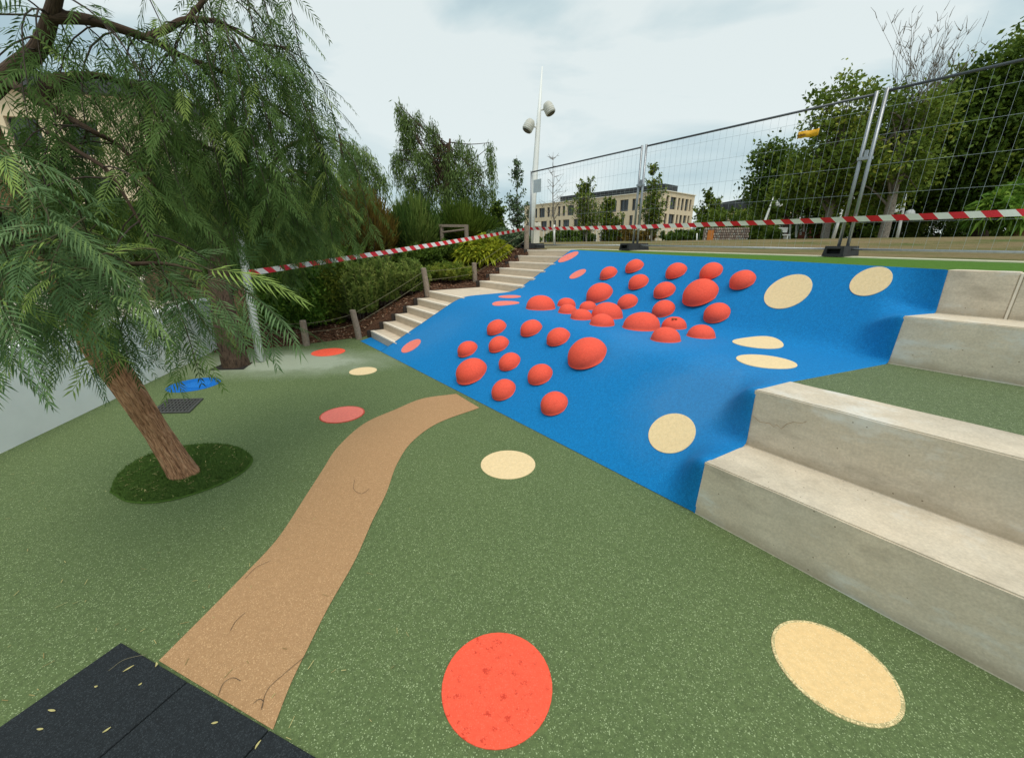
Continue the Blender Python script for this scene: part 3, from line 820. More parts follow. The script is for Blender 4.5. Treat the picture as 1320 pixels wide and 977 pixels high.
for k in range(6):
    z = 0.75 + 0.13*(k+1); b0 = 4.75+0.28*k
    b1 = b0+0.33 if k < 5 else 6.80
    stepbox('step' if k < 5 else 'top_slab', upL[k], 6.10, b0, b1, z-0.004*(k == 5), 0.16, stairs)
# dark edging boards stepping up beside the stairs
for k in range(13):
    if k < 6: b0, b1, zz, a = bl[k]-0.06, bl[k]+0.24, 0.125*(k+1)-0.012, lowL[min(k,5)]+0.035
    elif k == 6: b0, b1, zz, a = 3.70, 4.70, 0.735, 7.62
    else:
        b0 = 4.75+0.28*(k-7)-0.07; b1 = b0+0.30; zz = 0.75+0.13*(k-6)-0.012; a = upL[k-7]+0.035
    mb = MB(); mb.box(W(a, (b0+b1)/2, zz-0.13), 0.03, b1-b0, 0.30, X=D1, Y=D2)
    mb.build('edging_board', M['dark_edge'], stairs)

# ------------------------------------------------------------------ garden bed terrain
def bed_edge(b):
    if b < -1.2: return 8.3
    if b < 2.05: return 7.46 + 0.55*max(0, (1.0-b))/2.2*0.9
    return 7.53 + 0.03*min(5, b-2)
bv = []; bf = []
Bs = np.linspace(-1.3, 7.25, 70); ts = np.linspace(0, 1, 40)**1.6
for b in Bs:
    e0 = bed_edge(b)
    for t in ts:
        a = e0 + t*16
        z = z_bed(a, b)
        if b > 2.1 and t == 0: z = stair_z(b)-0.06
        z += (0.03*mnoise.noise(Vector((a*2.5, b*2.5, 0)))) if t > 0 else -0.02
        if b < 2.1: z = max(z*min(1, t*30), 0.0) if t > 0 else -0.02
        bv.append(W(a, b, z))
n_ = len(ts)
for j in range(len(Bs)-1):
    for i in range(n_-1):
        bf.append((j*n_+i, (j+1)*n_+i, (j+1)*n_+i+1, j*n_+i+1))
bed = tag(link('garden_bed', mesh_from(bv, bf, True), M['bed']), 'mulched planting bed rising beside the stairs', kind='structure')
bed_bvh = BVHTree.FromPolygons([Vector(v) for v in bv], bf)
def bed_z(x, y, default=0.0):
    loc, *_r = bed_bvh.ray_cast(Vector((x, y, 20)), Vector((0,0,-1)))
    return loc.z if loc else default
# bark chips
N = 14000
aa = rng.uniform(7.5, 9.6, N); bb = rng.uniform(-1.0, 6.6, N)
Q = []; T = []
for i in range(N):
    a, b = aa[i], bb[i]
    if a < bed_edge(b)+0.02: continue
    p = W(a, b); z = bed_z(p.x, p.y)
    l, w = rng.uniform(0.010, 0.03), rng.uniform(0.005, 0.012)
    th = rng.uniform(0, 6.28); til = rng.uniform(-0.5, 0.5)
    x = np.array([math.cos(th), math.sin(th), til]); y = np.array([-math.sin(th), math.cos(th), rng.uniform(-0.5, 0.5)])
    c = np.array([p.x, p.y, z + 0.008])
    Q.append([c-x*l-y*w, c+x*l-y*w, c+x*l+y*w, c-x*l+y*w]); T.append(rng.uniform(0, 1)**1.5)
link('bark_mulch', quad_mesh(np.array(Q), np.array(T)), M['mulch'])
tag(bpy.data.objects['bark_mulch'], 'brown bark chips spread over the planting bed', 'mulch', kind='stuff')

# ------------------------------------------------------------------ white wall and the terrace behind it
wA, wB = at_z(0, 585), at_z(240, 470)
wd = (wB - wA).normalized(); wn_ = Vector((-wd.y, wd.x, 0))     # wn_ points to -x
w0 = wA - wd*4.0; w1 = wB + wd*1.35
mb = MB()
zc = 0.79
mb.box((w0+w1)/2 + wn_*0.12 + UP*(zc/2-0.02), (w1-w0).length, 0.24, zc+0.04, X=wd, Y=wn_)
o = mb.build('white_wall', M['white_wall'], bevel=0.008)
tag(o, 'low white rendered wall left of the leaning tree', 'wall')
sheet('terrace', [w0+wn_*0.2+UP*0.765, w1+wn_*0.2+UP*0.765, w1+wn_*14+UP*0.765, w0+wn_*14+UP*0.765], M['terrace'], 0.7, 'raised beige paved terrace behind the white wall')

# ------------------------------------------------------------------ grates
def frame_dir(px):
    return [at_z(u, v) for u, v in px]
g = frame_dir([(198,532.7),(214.7,516.3),(262,515),(241,532)])
gr = empty('drain_grate', (g[0]+g[2])/2, 'square dark metal drain grate behind the leaning trunk', 'grate')
c0 = (g[0]+g[1]+g[2]+g[3])/4
ex = ((g[3]-g[0])+(g[2]-g[1]))/2; ey = ((g[1]-g[0])+(g[2]-g[3]))/2
ux, uy = ex.normalized(), ey.normalized(); lx, ly = ex.length, ey.length
sheet('pit', [c0-ex/2-ey/2+UP*.003, c0+ex/2-ey/2+UP*.003, c0+ex/2+ey/2+UP*.003, c0-ex/2+ey/2+UP*.003], M['soil'], parent=None, kind=None)
bpy.data.objects['pit'].parent = gr; bpy.data.objects['pit'].matrix_parent_inverse = Matrix.Translation(-gr.location)
fr = MB()
for s in (-1, 1):
    fr.box(c0+ux*(s*lx/2)+UP*.008, 0.03, ly+0.03, 0.012, X=ux, Y=uy); fr.box(c0+uy*(s*ly/2)+UP*.0085, lx-0.03, 0.03, 0.012, X=ux, Y=uy)
fr.build('frame', M['grate'], gr)
for k in range(9):
    b_ = MB(); b_.box(c0+ux*(-lx/2+lx*(k+1)/10)+UP*.007, 0.018, ly-0.04, 0.010, X=ux, Y=uy); b_.build('bar', M['grate'], gr)
for k in range(4):
    b_ = MB(); b_.box(c0+uy*(-ly/2+ly*(k+1)/5)+UP*.0075, lx-0.04, 0.018, 0.014, X=ux, Y=uy); b_.build('bar', M['grate'], gr)
g = frame_dir([(268,477.5),(290,468),(326,467.3),(314,476.5)])
sheet('tree_pit', [p+UP*0.004 for p in g], M['soil'], label='black square planting pit around the second trunk')

# ------------------------------------------------------------------ black rubber tiles
tc = at_z(158, 830); t2 = at_z(350.5, 943.5); t0_ = at_z(0, 938)
e1 = (t2-tc).normalized(); e2 = Vector((-e1.y, e1.x, 0))
if e2.dot(t0_-tc) < 0: e2 = -e2
ts_ = (at_z(245.7, 879)-tc).length
print('tile size', ts_, (t2-tc).length, 'perp', e2.dot((t0_-tc).normalized()))
e2 = (e2*0.5+(t0_-tc).normalized()*0.5).normalized()
TG = 'black rubber tiles at the near corner of the playground'
nt_ = 0
for i in range(3):
    for j in range(1):
        mb = MB(); gap = 0.003
        sz = ts_
        o_ = tc + e1*(i*sz) + e2*(j*1.5)
        a_, b_, c2_, d_ = o_+e1*gap+e2*gap, o_+e1*(sz-gap)+e2*gap, o_+e1*(sz-gap)+e2*(1.5-gap), o_+e1*gap+e2*(1.5-gap)
        vs = [p+UP*(-0.02) for p in (a_, b_, c2_, d_)] + [p+UP*0.016 for p in (a_, b_, c2_, d_)]
        f6 = [(0,3,2,1), (4,5,6,7), (0,1,5,4), (1,2,6,5), (2,3,7,6), (3,0,4,7)]
        mb.add(vs, f6)
        o = mb.build('rubber_tile', M['tile'], bevel=0.004)
        bm = bmesh.new(); bm.from_mesh(o.data); bmesh.ops.recalc_face_normals(bm, faces=bm.faces[:]); bm.to_mesh(o.data); bm.free()
        labs = {(0,0): 'black rubber tile forming the corner beside the green surface', (1,0): 'black rubber tile butting the wide end of the tan path',
                (2,0): 'black rubber tile at the bottom edge right of the tan path end'}
        tag(o, labs.get((i, j), 'black rubber tile continuing outside the bottom edge'), 'rubber tile', TG)

# ------------------------------------------------------------------ fence
def fence_panel(a_hi, a_lo, b, lab, ztop, zlow=0.11):
    """panel between a_hi (far) and a_lo (near)"""
    zb0, zb1 = z_plat(a_hi)+zlow, z_plat(a_lo)+zlow
    t = empty('fence_panel', W((a_hi+a_lo)/2, b, z_plat(a_lo)), lab, 'fence', 'temporary mesh fence panels')
    for a, zb in ((a_hi, zb0), (a_lo, zb1)):
        p = MB(); p.tube([W(a, b, zb-0.10), W(a, b, ztop+0.03)], 0.021, 10); p.build('post', M['galv'], t, smooth=True)
    p = MB(); p.tube([W(a_hi-.02, b, ztop), W(a_lo+.02, b, ztop)], 0.016, 8); p.build('top_rail', M['dark_rail'], t, smooth=True)
    p = MB(); p.tube([W(a_hi-.02, b, zb0), W(a_lo+.02, b, zb1)], 0.014, 8); p.build('bottom_rail', M['galv'], t, smooth=True)
    w = MB(); n = int(abs(a_hi-a_lo)/0.105)
    for k in range(1, n):
        f = k/n; a = a_hi+(a_lo-a_hi)*f
        w.tube([W(a, b+0.004, zb0+(zb1-zb0)*f), W(a, b+0.004, ztop)], 0.0014, 3, cap=False)
    for z in (0.34, 0.68, 1.02, 1.36, 1.66):
        w.tube([W(a_hi, b, zb0+z), W(a_lo, b, zb1+z)], 0.0017, 3, cap=False)
    o = w.build('wire_mesh', M['wire'], t); tag(o, kind='stuff')
    return t
FB = 7.08; FT = 3.395
fence_panel(8.74, 5.40, FB, 'far fence panel from the lamp post to the middle joint', FT)
fence_panel(5.30, 1.955, FB, 'middle fence panel carrying the yellow tag', FT)
fence_panel(1.85, -1.5, FB-0.02, 'nearest fence panel running out at the right edge', FT+0.005)
for (a, lab) in ((8.62, 'black fence foot at the head of the stairs'), (5.35, 'black fence foot under the middle joint of the fence'), (1.905, 'black fence foot with hollow end under the near joint')):
    zz = z_plat(a)+0.022
    f = MB()
    hw, hl, hh = 0.12, 0.33, 0.13
    c = W(a, FB-0.02, zz)
    vs = []
    for k, (sx, sy) in enumerate([(-1,-1),(1,-1),(1,1),(-1,1)]): vs.append(c + D1*(sx*hw) + D2*(sy*hl))
    for k, (sx, sy) in enumerate([(-1,-1),(1,-1),(1,1),(-1,1)]): vs.append(c + D1*(sx*hw*0.86) + D2*(sy*hl*0.95) + UP*hh)
    # hollow near end: an inset rim and a recessed back
    ins = [c + D1*(sx*hw*0.62) + D2*(-hl*0.985) + UP*(0.03 if lo else hh-0.035) for sx, lo in ((-1,1),(1,1),(1,0),(-1,0))]
    bk = [p + D2*0.10 for p in ins]
    n0 = len(vs); vs += ins + bk
    fs = [(0,3,2,1), (4,5,6,7), (1,2,6,5), (2,3,7,6), (3,0,4,7),
          (0,1,n0+1,n0), (1,5,n0+2,n0+1), (5,4,n0+3,n0+2), (4,0,n0,n0+3)]
    fs += [(n0+k, n0+(k+1) % 4, n0+4+(k+1) % 4, n0+4+k) for k in range(4)] + [(n0+4, n0+5, n0+6, n0+7)]
    f.add(vs, fs)
    o = f.build('fence_foot', M['foot'])
    tag(o, lab, 'fence foot', 'black rubber fence feet')
    if a < 8:
        cl = MB(); cl.box(W(a, FB, zz+1.2), 0.15, 0.07, 0.035, X=D1, Y=D2); cl.box(W(a, FB, zz+1.25), 0.03, 0.05, 0.09, X=D1, Y=D2)
        o = cl.build('fence_clamp', M['galv']); tag(o, 'steel clamp joining the two posts above the %s foot' % ('middle' if a > 4 else 'near'), 'clamp', 'fence clamps')
# yellow tag on the mesh
pc = at_b(1042, 173, FB-0.01)
mb = MB(); n = 12; Lt, Ht = 0.255, 0.085
vs = []
for k in range(n+1):
    x = (k/n-0.5)*Lt; bulge = 0.018*math.sin(math.pi*k/n*2.2)
    for s in (-1, 1): 
        vs.append(pc - D1*x + D2*(-0.012-bulge) + UP*(s*Ht/2 - 0.03*x/Lt*0 + 0.004*math.sin(k*1.7)))
fs = [(2*k, 2*k+2, 2*k+3, 2*k+1) for k in range(n)]
mb.add(vs, fs)
yt = mb.build('tag', M['tag_yellow'], smooth=True); md = yt.modifiers.new('s', 'SOLIDIFY'); md.thickness = 0.004
yt.name = 'yellow_tag'
tag(yt, 'yellow plastic tag with dark print fixed on the middle fence panel', 'tag')
mb = MB()
for k in range(9):
    x = 0.02+k*0.012
    p = pc + D1*x + D2*(-0.045) + UP*(-0.012+0.004*(k % 3))
    mb.box(p, 0.009, 0.003, 0.018+0.008*(k % 2), X=D1, Y=D2)
mb.build('print', M['tag_dark'], yt)
# grey film notice near the far end
pn = at_b(692.5, 240, FB-0.012)
mb = MB(); mb.box(pn, 0.30, 0.006, 0.30, X=D1, Y=D2)
tag(mb.build('notice', M['notice']), 'faint grey square notice on the far fence panel', 'notice')

# ------------------------------------------------------------------ hazard tape
def tape(name, P, width, nseg, lab, stripe=0.16, sag=0.0, twist=0.12):
    P = catmull(P, nseg+1)
    S = np.concatenate([[0], np.cumsum(np.linalg.norm(np.diff(P, axis=0), axis=1))])
    mb = MB()
    Z = np.array([0,0,1.0])
    per = stripe*2
    # parallelogram stripes
    L = S[-1]; k = 0; x = 0.0
    def pt(s, side):
        s = min(max(s, 0), L)
        c = np.array([np.interp(s, S, P[:, i]) for i in range(3)])
        c2 = np.array([np.interp(min(s+0.05, L), S, P[:, i]) for i in range(3)])
        t = norm(c2-c) if np.linalg.norm(c2-c) > 1e-6 else norm(P[-1]-P[-2])
        u = norm(Z - t*np.dot(Z, t)); w = np.cross(t, u)
        th = twist*math.sin(s*1.1+0.7)*2 + 0.25*math.sin(s*0.37)
        d = u*math.cos(th)+w*math.sin(th)
        sg = -sag*4*(s/L)*(1-s/L)
        return c + d*(side*width/2) + Z*sg
    while x < L:
        sub = 3
        for j in range(sub):
            s0 = x + stripe*j/sub; s1 = x + stripe*(j+1)/sub
            sk = width*0.9
            vs = [pt(s0+sk/2, -1), pt(s1+sk/2, -1), pt(s1-sk/2, 1), pt(s0-sk/2, 1)]
            mb.add(vs, [(0,1,2,3)], k % 2)
        x += stripe; k += 1
    o = mb.build(name, [M['tape_red'], M['tape_white']])
    return tag(o, lab, 'barrier tape', 'red and white hazard tape')
tb = FB-0.055
Rt = [at_b(u, v, tb) for u, v in [(683,295),(760,294),(828,292.5),(900,290),(1000,286.5),(1090,283),(1200,279),(1320,274),(1500,266)]]
tape('hazard_tape', Rt, 0.072, 90, 'red and white tape stretched level along the mesh fence', 0.125)
TL0 = at_y(321, 352, 5.55); TL1 = at_b(683, 294.5, tb)
tape('hazard_tape', [TL0 + (TL1-TL0)*t for t in np.linspace(0, 1, 6)], 0.078, 60, 'red and white tape sloping from the left lamp pole to the fence', 0.11, sag=0.02)

# ------------------------------------------------------------------ timber posts and ropes
posts = []
for (u, v, z, h, r, lean, lab) in [
    (395, 443, 0.03, 0.40, 0.055, (0.0, 0.0), 'short timber post standing in front of the mulch, left of the stairs'),
    (463, 435, 0.03, 0.50, 0.055, (-0.06, 0.0), 'leaning timber post at the foot of the stairs'),
    (551, 376, 0.74, 0.46, 0.055, (-0.05, 0.0), 'timber post beside the stair landing, lower of two'),
    (612.5, 366, 0.80, 0.46, 0.055, (-0.01, 0.0), 'timber post beside the landing in front of the yellow green shrub'),
    (677.5, 322, 1.50, 0.62, 0.06, (0.0, 0.0), 'tall timber post at the head of the stairs beside the fence'),
    (545, 358, 0.9, 0.25, 0.04, (0.0, 0.0), None)][:5]:
    P = at_z(u, v, z) if z < 1.4 else W(7.86, 6.25, 1.45)
    mb = MB(); top = P + Vector((lean[0], lean[1], h))
    mb.tube([P-UP*0.1, P+(top-P)*0.3, P+(top-P)*0.7, top-UP*0.012, top], [r, r, r*0.96, r*0.95, r*0.8], 14)
    o = mb.build('timber_post', M['wood'], smooth=False); tag(o, lab, 'post', 'weathered timber posts of the rope fence'); posts.append((P, top))
far0 = at_z(338, 446, 0.03)
def rope(A, B, sag, lab, n=14, r=0.0035):
    mb = MB(); pts = [A + (B-A)*t - UP*(sag*4*t*(1-t)) for t in np.linspace(0, 1, n)]
    mb.tube(pts, r, 5)
    tag(mb.build('rope', M['rope'], smooth=True), lab, 'rope', 'thin ropes strung between the timber posts')
for lev, nm in ((0.86, 'upper'), (0.5, 'lower')):
    pp = [p + (t-p)*lev for p, t in posts]
    rope(far0+UP*0.45*lev+Vector((-0.9,0.2,0)), pp[0], 0.03, '%s rope running left from the short front post' % nm)
    rope(pp[0], pp[1], 0.03, '%s rope between the two posts at the foot of the stairs' % nm)
    rope(pp[1], pp[2], 0.02, '%s rope climbing beside the lower flight' % nm)
    rope(pp[2], pp[3], 0.02, '%s rope beside the landing' % nm)
    rope(pp[3], pp[4], 0.02, '%s rope climbing beside the upper flight' % nm)
# timber frame rail in the shrubs
tf = empty('timber_frame', at_y(588, 310, 12.5), 'weathered timber rail frame standing among the shrubs', 'timber rail')
A0, B0 = at_y(566, 291, 12.6), at_y(603, 291.5, 12.3)
mb = MB(); mb.box((A0+B0)/2, (B0-A0).length, 0.09, 0.07, X=(B0-A0).normalized(), Y=UP.cross((B0-A0).normalized())); mb.build('rail', M['wood'], tf)
for q in (at_y(569, 292, 12.6), at_y(601, 292, 12.3)):
    mb = MB(); mb.tube([q, q-UP*0.9], 0.06, 10); mb.build('post', M['wood'], tf)
mb = MB(); A1, B1 = at_y(568, 300, 12.6), at_y(600, 296, 12.3); mb.tube([A1, B1], 0.03, 6); mb.build('rail', M['wood'], tf)

# ------------------------------------------------------------------ leaning white lamps
def lamp(base, top, r0, heads, lab, hs=1.0, name='street_lamp', headmat=None):
    t = empty(name, base, lab, 'lamp', 'leaning white lamp masts')
    p = MB()
    mid = [base + (top-base)*f for f in (0, 0.35, 0.7, 1)]
    p.tube(mid, [r0, r0*0.95, r0*0.7, r0*0.16], 12); p.build('mast', M['lamp_white'], t, smooth=True)
    for (f, dx, dy, tilt) in heads:
        c = base + (top-base)*f
        side = Vector((dx, dy, 0)).normalized()
        arm = MB(); arm.tube([c, c+side*0.16*hs], 0.03*hs, 6)
        ax = (Vector((0,0,-1)) + side*tilt).normalized()
        hc = c + side*0.36*hs
        h = MB()
        prof = [(-0.24, 0.05), (-0.22, 0.12), (-0.13, 0.175), (0.0, 0.19), (0.12, 0.185), (0.17, 0.165)]
        h.tube([hc + ax*(q*hs) for q, _ in prof], [r*hs for _, r in prof], 18)
        ho = h.build('lamp_head', headmat or M['lamp_head'], t, smooth=True)
        ln = MB(); ln.tube([hc+ax*0.171*hs, hc+ax*0.19*hs], [0.15*hs, 0.13*hs], 18); ln.build('lens', M['lens'], ho)
        for q in (-0.02, 0.05, 0.11):
            rr = MB(); rr.tube([hc+ax*(q*hs), hc+ax*((q+0.012)*hs)], 0.1905*hs, 18); rr.build('cooling_fin', M['lamp_white'], ho)
        arm.build('arm', M['lamp_white'], t, smooth=True)
    return t
b_ = at_z(336, 466); tp = at_y(246, -75, 6.5)
lamp(b_, tp, 0.055, [(0.97, 1, 0.3, 0.4), (0.93, -1, 0.2, 0.4)], 'leaning white lamp mast behind the hanging branches at left', 0.8)
lamp(at_y(683, 322, 13.5), at_y(699, 86, 14.3), 0.10, [(0.775, 1, -0.3, 0.55), (0.685, -1, -0.3, 0.55)], 'tall leaning white lamp mast with two heads behind the fence end', 0.85)
for (u0, v0, u1, v1, Y, hh, lab) in [
    (975, 316, 999, 249, 30, 1.0, 'leaning white lamp mast in front of the dark trees left of the near joint'),
    (1038, 312.5, 1046.5, 271, 34, 1.0, 'short leaning white mast beside the red brick patch'),
    (1073, 311, 1093, 246, 27, 1.0, 'leaning white mast just left of the near fence posts'),
    (1155.5, 311, 1169, 249, 27, 1.0, 'leaning white lamp mast with two heads right of the near fence posts'),
    (1200, 308, 1207, 277, 36, 1.0, 'faint small white mast in the shrubs at right'),
    (1232, 309, 1247, 272, 34, 1.0, 'small leaning white mast with two heads at right')]:
    lamp(at_y(u0, v0, Y), at_y(u1, v1, Y), 0.09, [(0.66, -1, 0, 0.3), (0.55, 1, 0, 0.3)] if 'head' in lab or 'faint' in lab else [(0.8, 1, 0, 0.3)], lab, 1.35, headmat=M['lamp_white'])
# straight pale posts near the building
for (u0, v0, v1, Y, lab) in [(714, 317, 290, 16, 'thin pale post on the lawn in front of the beige building'), (898, 316, 301, 24, 'short pale post left of the stone wall')]:
    mb = MB(); mb.tube([at_y(u0, v0, Y), at_y(u0+0.5, v1, Y)], 0.035, 8); tag(mb.build('pale_post', M['lamp_white'], smooth=True), lab, 'post')
mb = MB(); mb.box(at_y(690.5, 303, 15), 0.26, 0.26, 0.75); mb.box(at_y(690.5, 290, 15), 0.34, 0.34, 0.12)
tag(mb.build('stone_pillar', M['b_pale'], bevel=0.01), 'squat pale pillar just right of the fence end post', 'pillar')
# long white kerb across the lawn
kb = MB()
pts = [at_y(u, v, Y) for u, v, Y in [(690,318.5,19),(820,318.0,16.5),(980,316.0,14.5),(1092,316.6,12.5),(1200,318.6,11.2),(1320,321.0,10.0),(1600,327,8)]]
pts = catmull(pts, 40)
kb2 = MB()
for i in range(39):
    a0, a1 = Vector(pts[i]), Vector(pts[i+1]); d = (a1-a0); x = d.normalized(); y = UP.cross(x).normalized()
    kb.box((a0+a1)/2+UP*0.0, d.length, 0.16, 0.06, X=x, Y=y, Z=x.cross(y))
    kb2.box((a0+a1)/2-UP*0.075-y*0.0, d.length, 0.13, 0.09, X=x, Y=y, Z=x.cross(y))
ke = kb.build('lawn_kerb', M['lamp_white']); tag(ke, 'long pale kerb curving across the dry lawn', 'kerb')
kb2.build('base', M['dark_edge'], ke)

# ------------------------------------------------------------------ buildings
def facade(bld, O, X, Wd, rows, H, mat, depth_=0.35, frame_w=0.07, zbase=0.0, inner=None):
    """O world point at the facade foot left end, X unit direction; rows = [(z0, z1, [(x0, x1), ...]), ...].
    Windows are real openings with reveals; each window is its own part (frame > pane)."""
    Nn = X.cross(UP)          # outwards
    mb = MB()
    zs = [0.0]
    for (z0, z1, _) in rows: zs += [z0, z1]
    zs.append(H)
    def P(x, z, d=0.0): return O + X*x + UP*(z+zbase) - Nn*d
    def q(x0, x1, z0, z1): mb.add([P(x0,z0), P(x1,z0), P(x1,z1), P(x0,z1)], [(0,1,2,3)])
    cur = 0.0
    for (z0, z1, wins) in rows:
        q(0, Wd, cur, z0); x = 0.0
        for (a, b) in wins:
            q(x, a, z0, z1); x = b
            mb.add([P(a,z0), P(b,z0), P(b,z0,depth_), P(a,z0,depth_)], [(0,1,2,3)])
            mb.add([P(a,z1), P(a,z1,depth_), P(b,z1,depth_), P(b,z1)], [(0,1,2,3)])
            mb.add([P(a,z0), P(a,z0,depth_), P(a,z1,depth_), P(a,z1)], [(0,1,2,3)])
            mb.add([P(b,z0), P(b,z1), P(b,z1,depth_), P(b,z0,depth_)], [(0,1,2,3)])
        q(x, Wd, z0, z1); cur = z1
    q(0, Wd, cur, H)
    mb.build('wall', mat, bld)
    for (z0, z1, wins) in rows:
        for (a, b) in wins:
            f = MB(); c = P((a+b)/2, (z0+z1)/2, depth_-0.06)
            nm = max(1, int((b-a)/0.95))
            for k in range(nm+1):
                x = a + frame_w/2 + (b-a-frame_w)*k/nm
                f.box(P(x, (z0+z1)/2, depth_-0.05), frame_w, 0.08, z1-z0, X=X, Y=Nn)
            f.box(P((a+b)/2, z0+frame_w/2, depth_-0.055), b-a, 0.07, frame_w, X=X, Y=Nn)
            f.box(P((a+b)/2, z1-frame_w/2, depth_-0.055), b-a, 0.07, frame_w, X=X, Y=Nn)
            fo = f.build('window', M['frame'], bld)
            p = MB(); p.add([P(a,z0,depth_-.01), P(b,z0,depth_-.01), P(b,z1,depth_-.01), P(a,z1,depth_-.01)], [(0,1,2,3)])
            p.build('pane', M['glass'], fo)

zt = 12.0
C = at_z(857, 246, zt); Lf = at_z(676, 266, zt); Rt_ = at_z(896, 252.5, zt)
for v in (C, Lf, Rt_): v.z = 0
b1_ = empty('office_building', Vector((C.x, C.y, 1.9)), 'beige three storey building with dark upright windows beyond the fence', 'building')
zb = 1.6; Hh = zt-zb
XL = (C-Lf).normalized(); WL = (C-Lf).length
XR = (Rt_-C).normalized(); WR = (Rt_-C).length
def win_pattern(Wd, seed, lead=1.0):
    r = random.Random(seed); out = []; x = lead
    while x < Wd-2.6:
        k = r.random()
        w = 2.1 if k < 0.28 else 0.85
        out.append((x, x+w)); x += w + (0.75 if k > 0.28 else 0.9)
        if r.random() < 0.2: x += 0.5
    return out
levels = [(0.6, 2.6), (3.9, 6.3), (7.2, 9.5)]
facade(b1_, Lf, XL, WL, [(a, b, win_pattern(WL, 3+i)) for i, (a, b) in enumerate(levels)], Hh, M['b_beige'], zbase=zb)
facade(b1_, C, XR, WR, [(a, b, [(x*WR/12, (x+w)*WR/12) for x, w in [(0.9,.9),(2.5,2.2),(5.4,.8),(6.8,1.0),(8.3,1.3),(10.1,.8)]]) for a, b in levels], Hh, M['b_beige'], zbase=zb)
back = XL.cross(UP)*-1
mb = MB()
Bk = [Lf, C, Rt_, Rt_ + (Lf-C)]
zz = zt-0.3
mb.add([Vector((p.x, p.y, zz)) for p in Bk], [(0,1,2,3)]); mb.build('roof_slab', M['roof_dark'], b1_)
mb = MB()
for (p, q) in ((Lf, C), (C, Rt_)):
    d = (q-p).normalized(); mb.box((p+q)/2+UP*(zt+0.06), (q-p).length+0.3, 0.4, 0.16, X=d, Y=d.cross(UP))
mb.build('coping', M['b_pale'], b1_)
mb = MB()   # dark rooftop plant screens and panels, set back
p0 = Lf + XL*(WL*0.30) ; p1 = Lf + XL*(WL*0.985)
inn = -XL.cross(UP)
mb.box((p0+p1)/2+inn*3.4+UP*(zt+0.55), (p1-p0).length, 5.0, 1.7, X=XL, Y=inn); mb.build('roof_screen', M['roof_dark'], b1_)
for k in range(16):
    q = p0 + XL*((p1-p0).length*(k+0.5)/16) + inn*1.0 + UP*(zt+0.55)
    mb = MB(); mb.box(q, (p1-p0).length/16*0.8, 0.12, 1.0, X=XL, Y=(inn+UP*0.5).normalized(), Z=(UP-inn*0.5).normalized()); mb.build('roof_panel', M['roof_dark'], b1_)
# park railing in front of it (white uprights)
rl = empty('park_railing', at_y(790, 316, 40), 'pale upright railing at the foot of the beige building', 'railing')
ra, rb_ = at_y(700, 317.0, 42), at_y(900, 317.0, 42); nn_ = 44
for z in (0.1, 1.5):
    mb = MB(); mb.tube([ra+UP*z, rb_+UP*z], 0.03, 5); mb.build('rail', M['lamp_white'], rl)
for k in range(nn_+1):
    p = ra+(rb_-ra)*k/nn_; mb = MB(); mb.tube([p-UP*0.3, p+UP*1.55], 0.03, 4); mb.build('baluster', M['lamp_white'], rl)

# tall pale building behind the left tree
C2 = Vector((-24.5, 32, 0)); L2 = Vector((-50, 26, 0)); R2 = Vector((-26.6, 45, 0)); H2 = 11.2
b2_ = empty('apartment_building', Vector((C2.x, C2.y, 0)), 'tall pale building with dark roof edge glimpsed through the pepper tree', 'building')
X1 = (C2-L2).normalized(); W1_ = (C2-L2).length; X2 = (R2-C2).normalized(); W2_ = (R2-C2).length
wins1 = [(1.2+3.2*k, 3.0+3.2*k) for k in range(7)]
facade(b2_, L2, X1, W1_, [(0.8+3.4*i, 2.9+3.4*i, wins1) for i in range(3)], H2, M['b_beige'])
facade(b2_, C2, X2, W2_, [(0.8+3.4*i, 3.0+3.4*i, [(0.8+1.9*k, 1.9+1.9*k) for k in range(6)]) for i in range(3)], H2, M['b_pale'])
mb = MB()
for (p, q) in ((L2, C2), (C2, R2)):
    d = (q-p).normalized(); mb.box((p+q)/2+UP*(H2+0.45)+d.cross(UP)*0.0, (q-p).length+0.9, 1.3, 0.9, X=d, Y=d.cross(UP))
mb.build('roof_edge', M['roof_dark'], b2_)
for i in range(2):
    f = MB(); f.box((C2+R2)/2 + X2.cross(UP)*0.55 + UP*(3.55+3.4*i), W2_*0.9, 1.1, 0.18, X=X2, Y=X2.cross(UP))
    bo = f.build('balcony', M['b_pale'], b2_)
    for k in range(22):
        s = MB(); s.box(C2 + X2*(W2_*0.05+W2_*0.9*(k+.5)/22) + X2.cross(UP)*1.06 + UP*(4.1+3.4*i), 0.10, 0.06, 1.0, X=X2, Y=X2.cross(UP)); s.build('baluster', M['b_pale'], bo)

# far dark building, stone wall with orange door, brick patch, white posts
dk = empty('far_building', at_y(980, 300, 60), 'low dark roofed building half hidden behind the trees', 'building')
pA, pB = at_y(935, 266, 62), at_y(1030, 250, 55); d = (pB-pA).normalized()
mb = MB(); mb.box((pA+pB)/2 - UP*0.5, (pB-pA).length, 6, 1.3, X=d, Y=UP.cross(d).normalized(), Z=d.cross(UP.cross(d).normalized())); mb.build('roof', M['roof_dark'], dk)
mb = MB(); mb.box((pA+pB)/2 - UP*3.7, (pB-pA).length*0.96, 5, 5.4, X=Vector((d.x, d.y, 0)).normalized(), Y=UP.cross(d).normalized()); mb.build('wall', M['b_beige'], dk)
sw = empty('stone_wall', at_y(930, 316, 24), 'rough stone wall with an orange door beyond the fence', 'wall')
M['stones'] = [plain('stone %d' % k, c, 0.9, var=0.25, scale=3) for k, c in enumerate([(0.34,0.27,0.22), (0.25,0.19,0.16), (0.42,0.36,0.30), (0.30,0.30,0.27)])]
sa, sb = at_y(905, 317, 24), at_y(961, 317, 23.4); sx = (sb-sa).normalized(); SL = (sb-sa).length
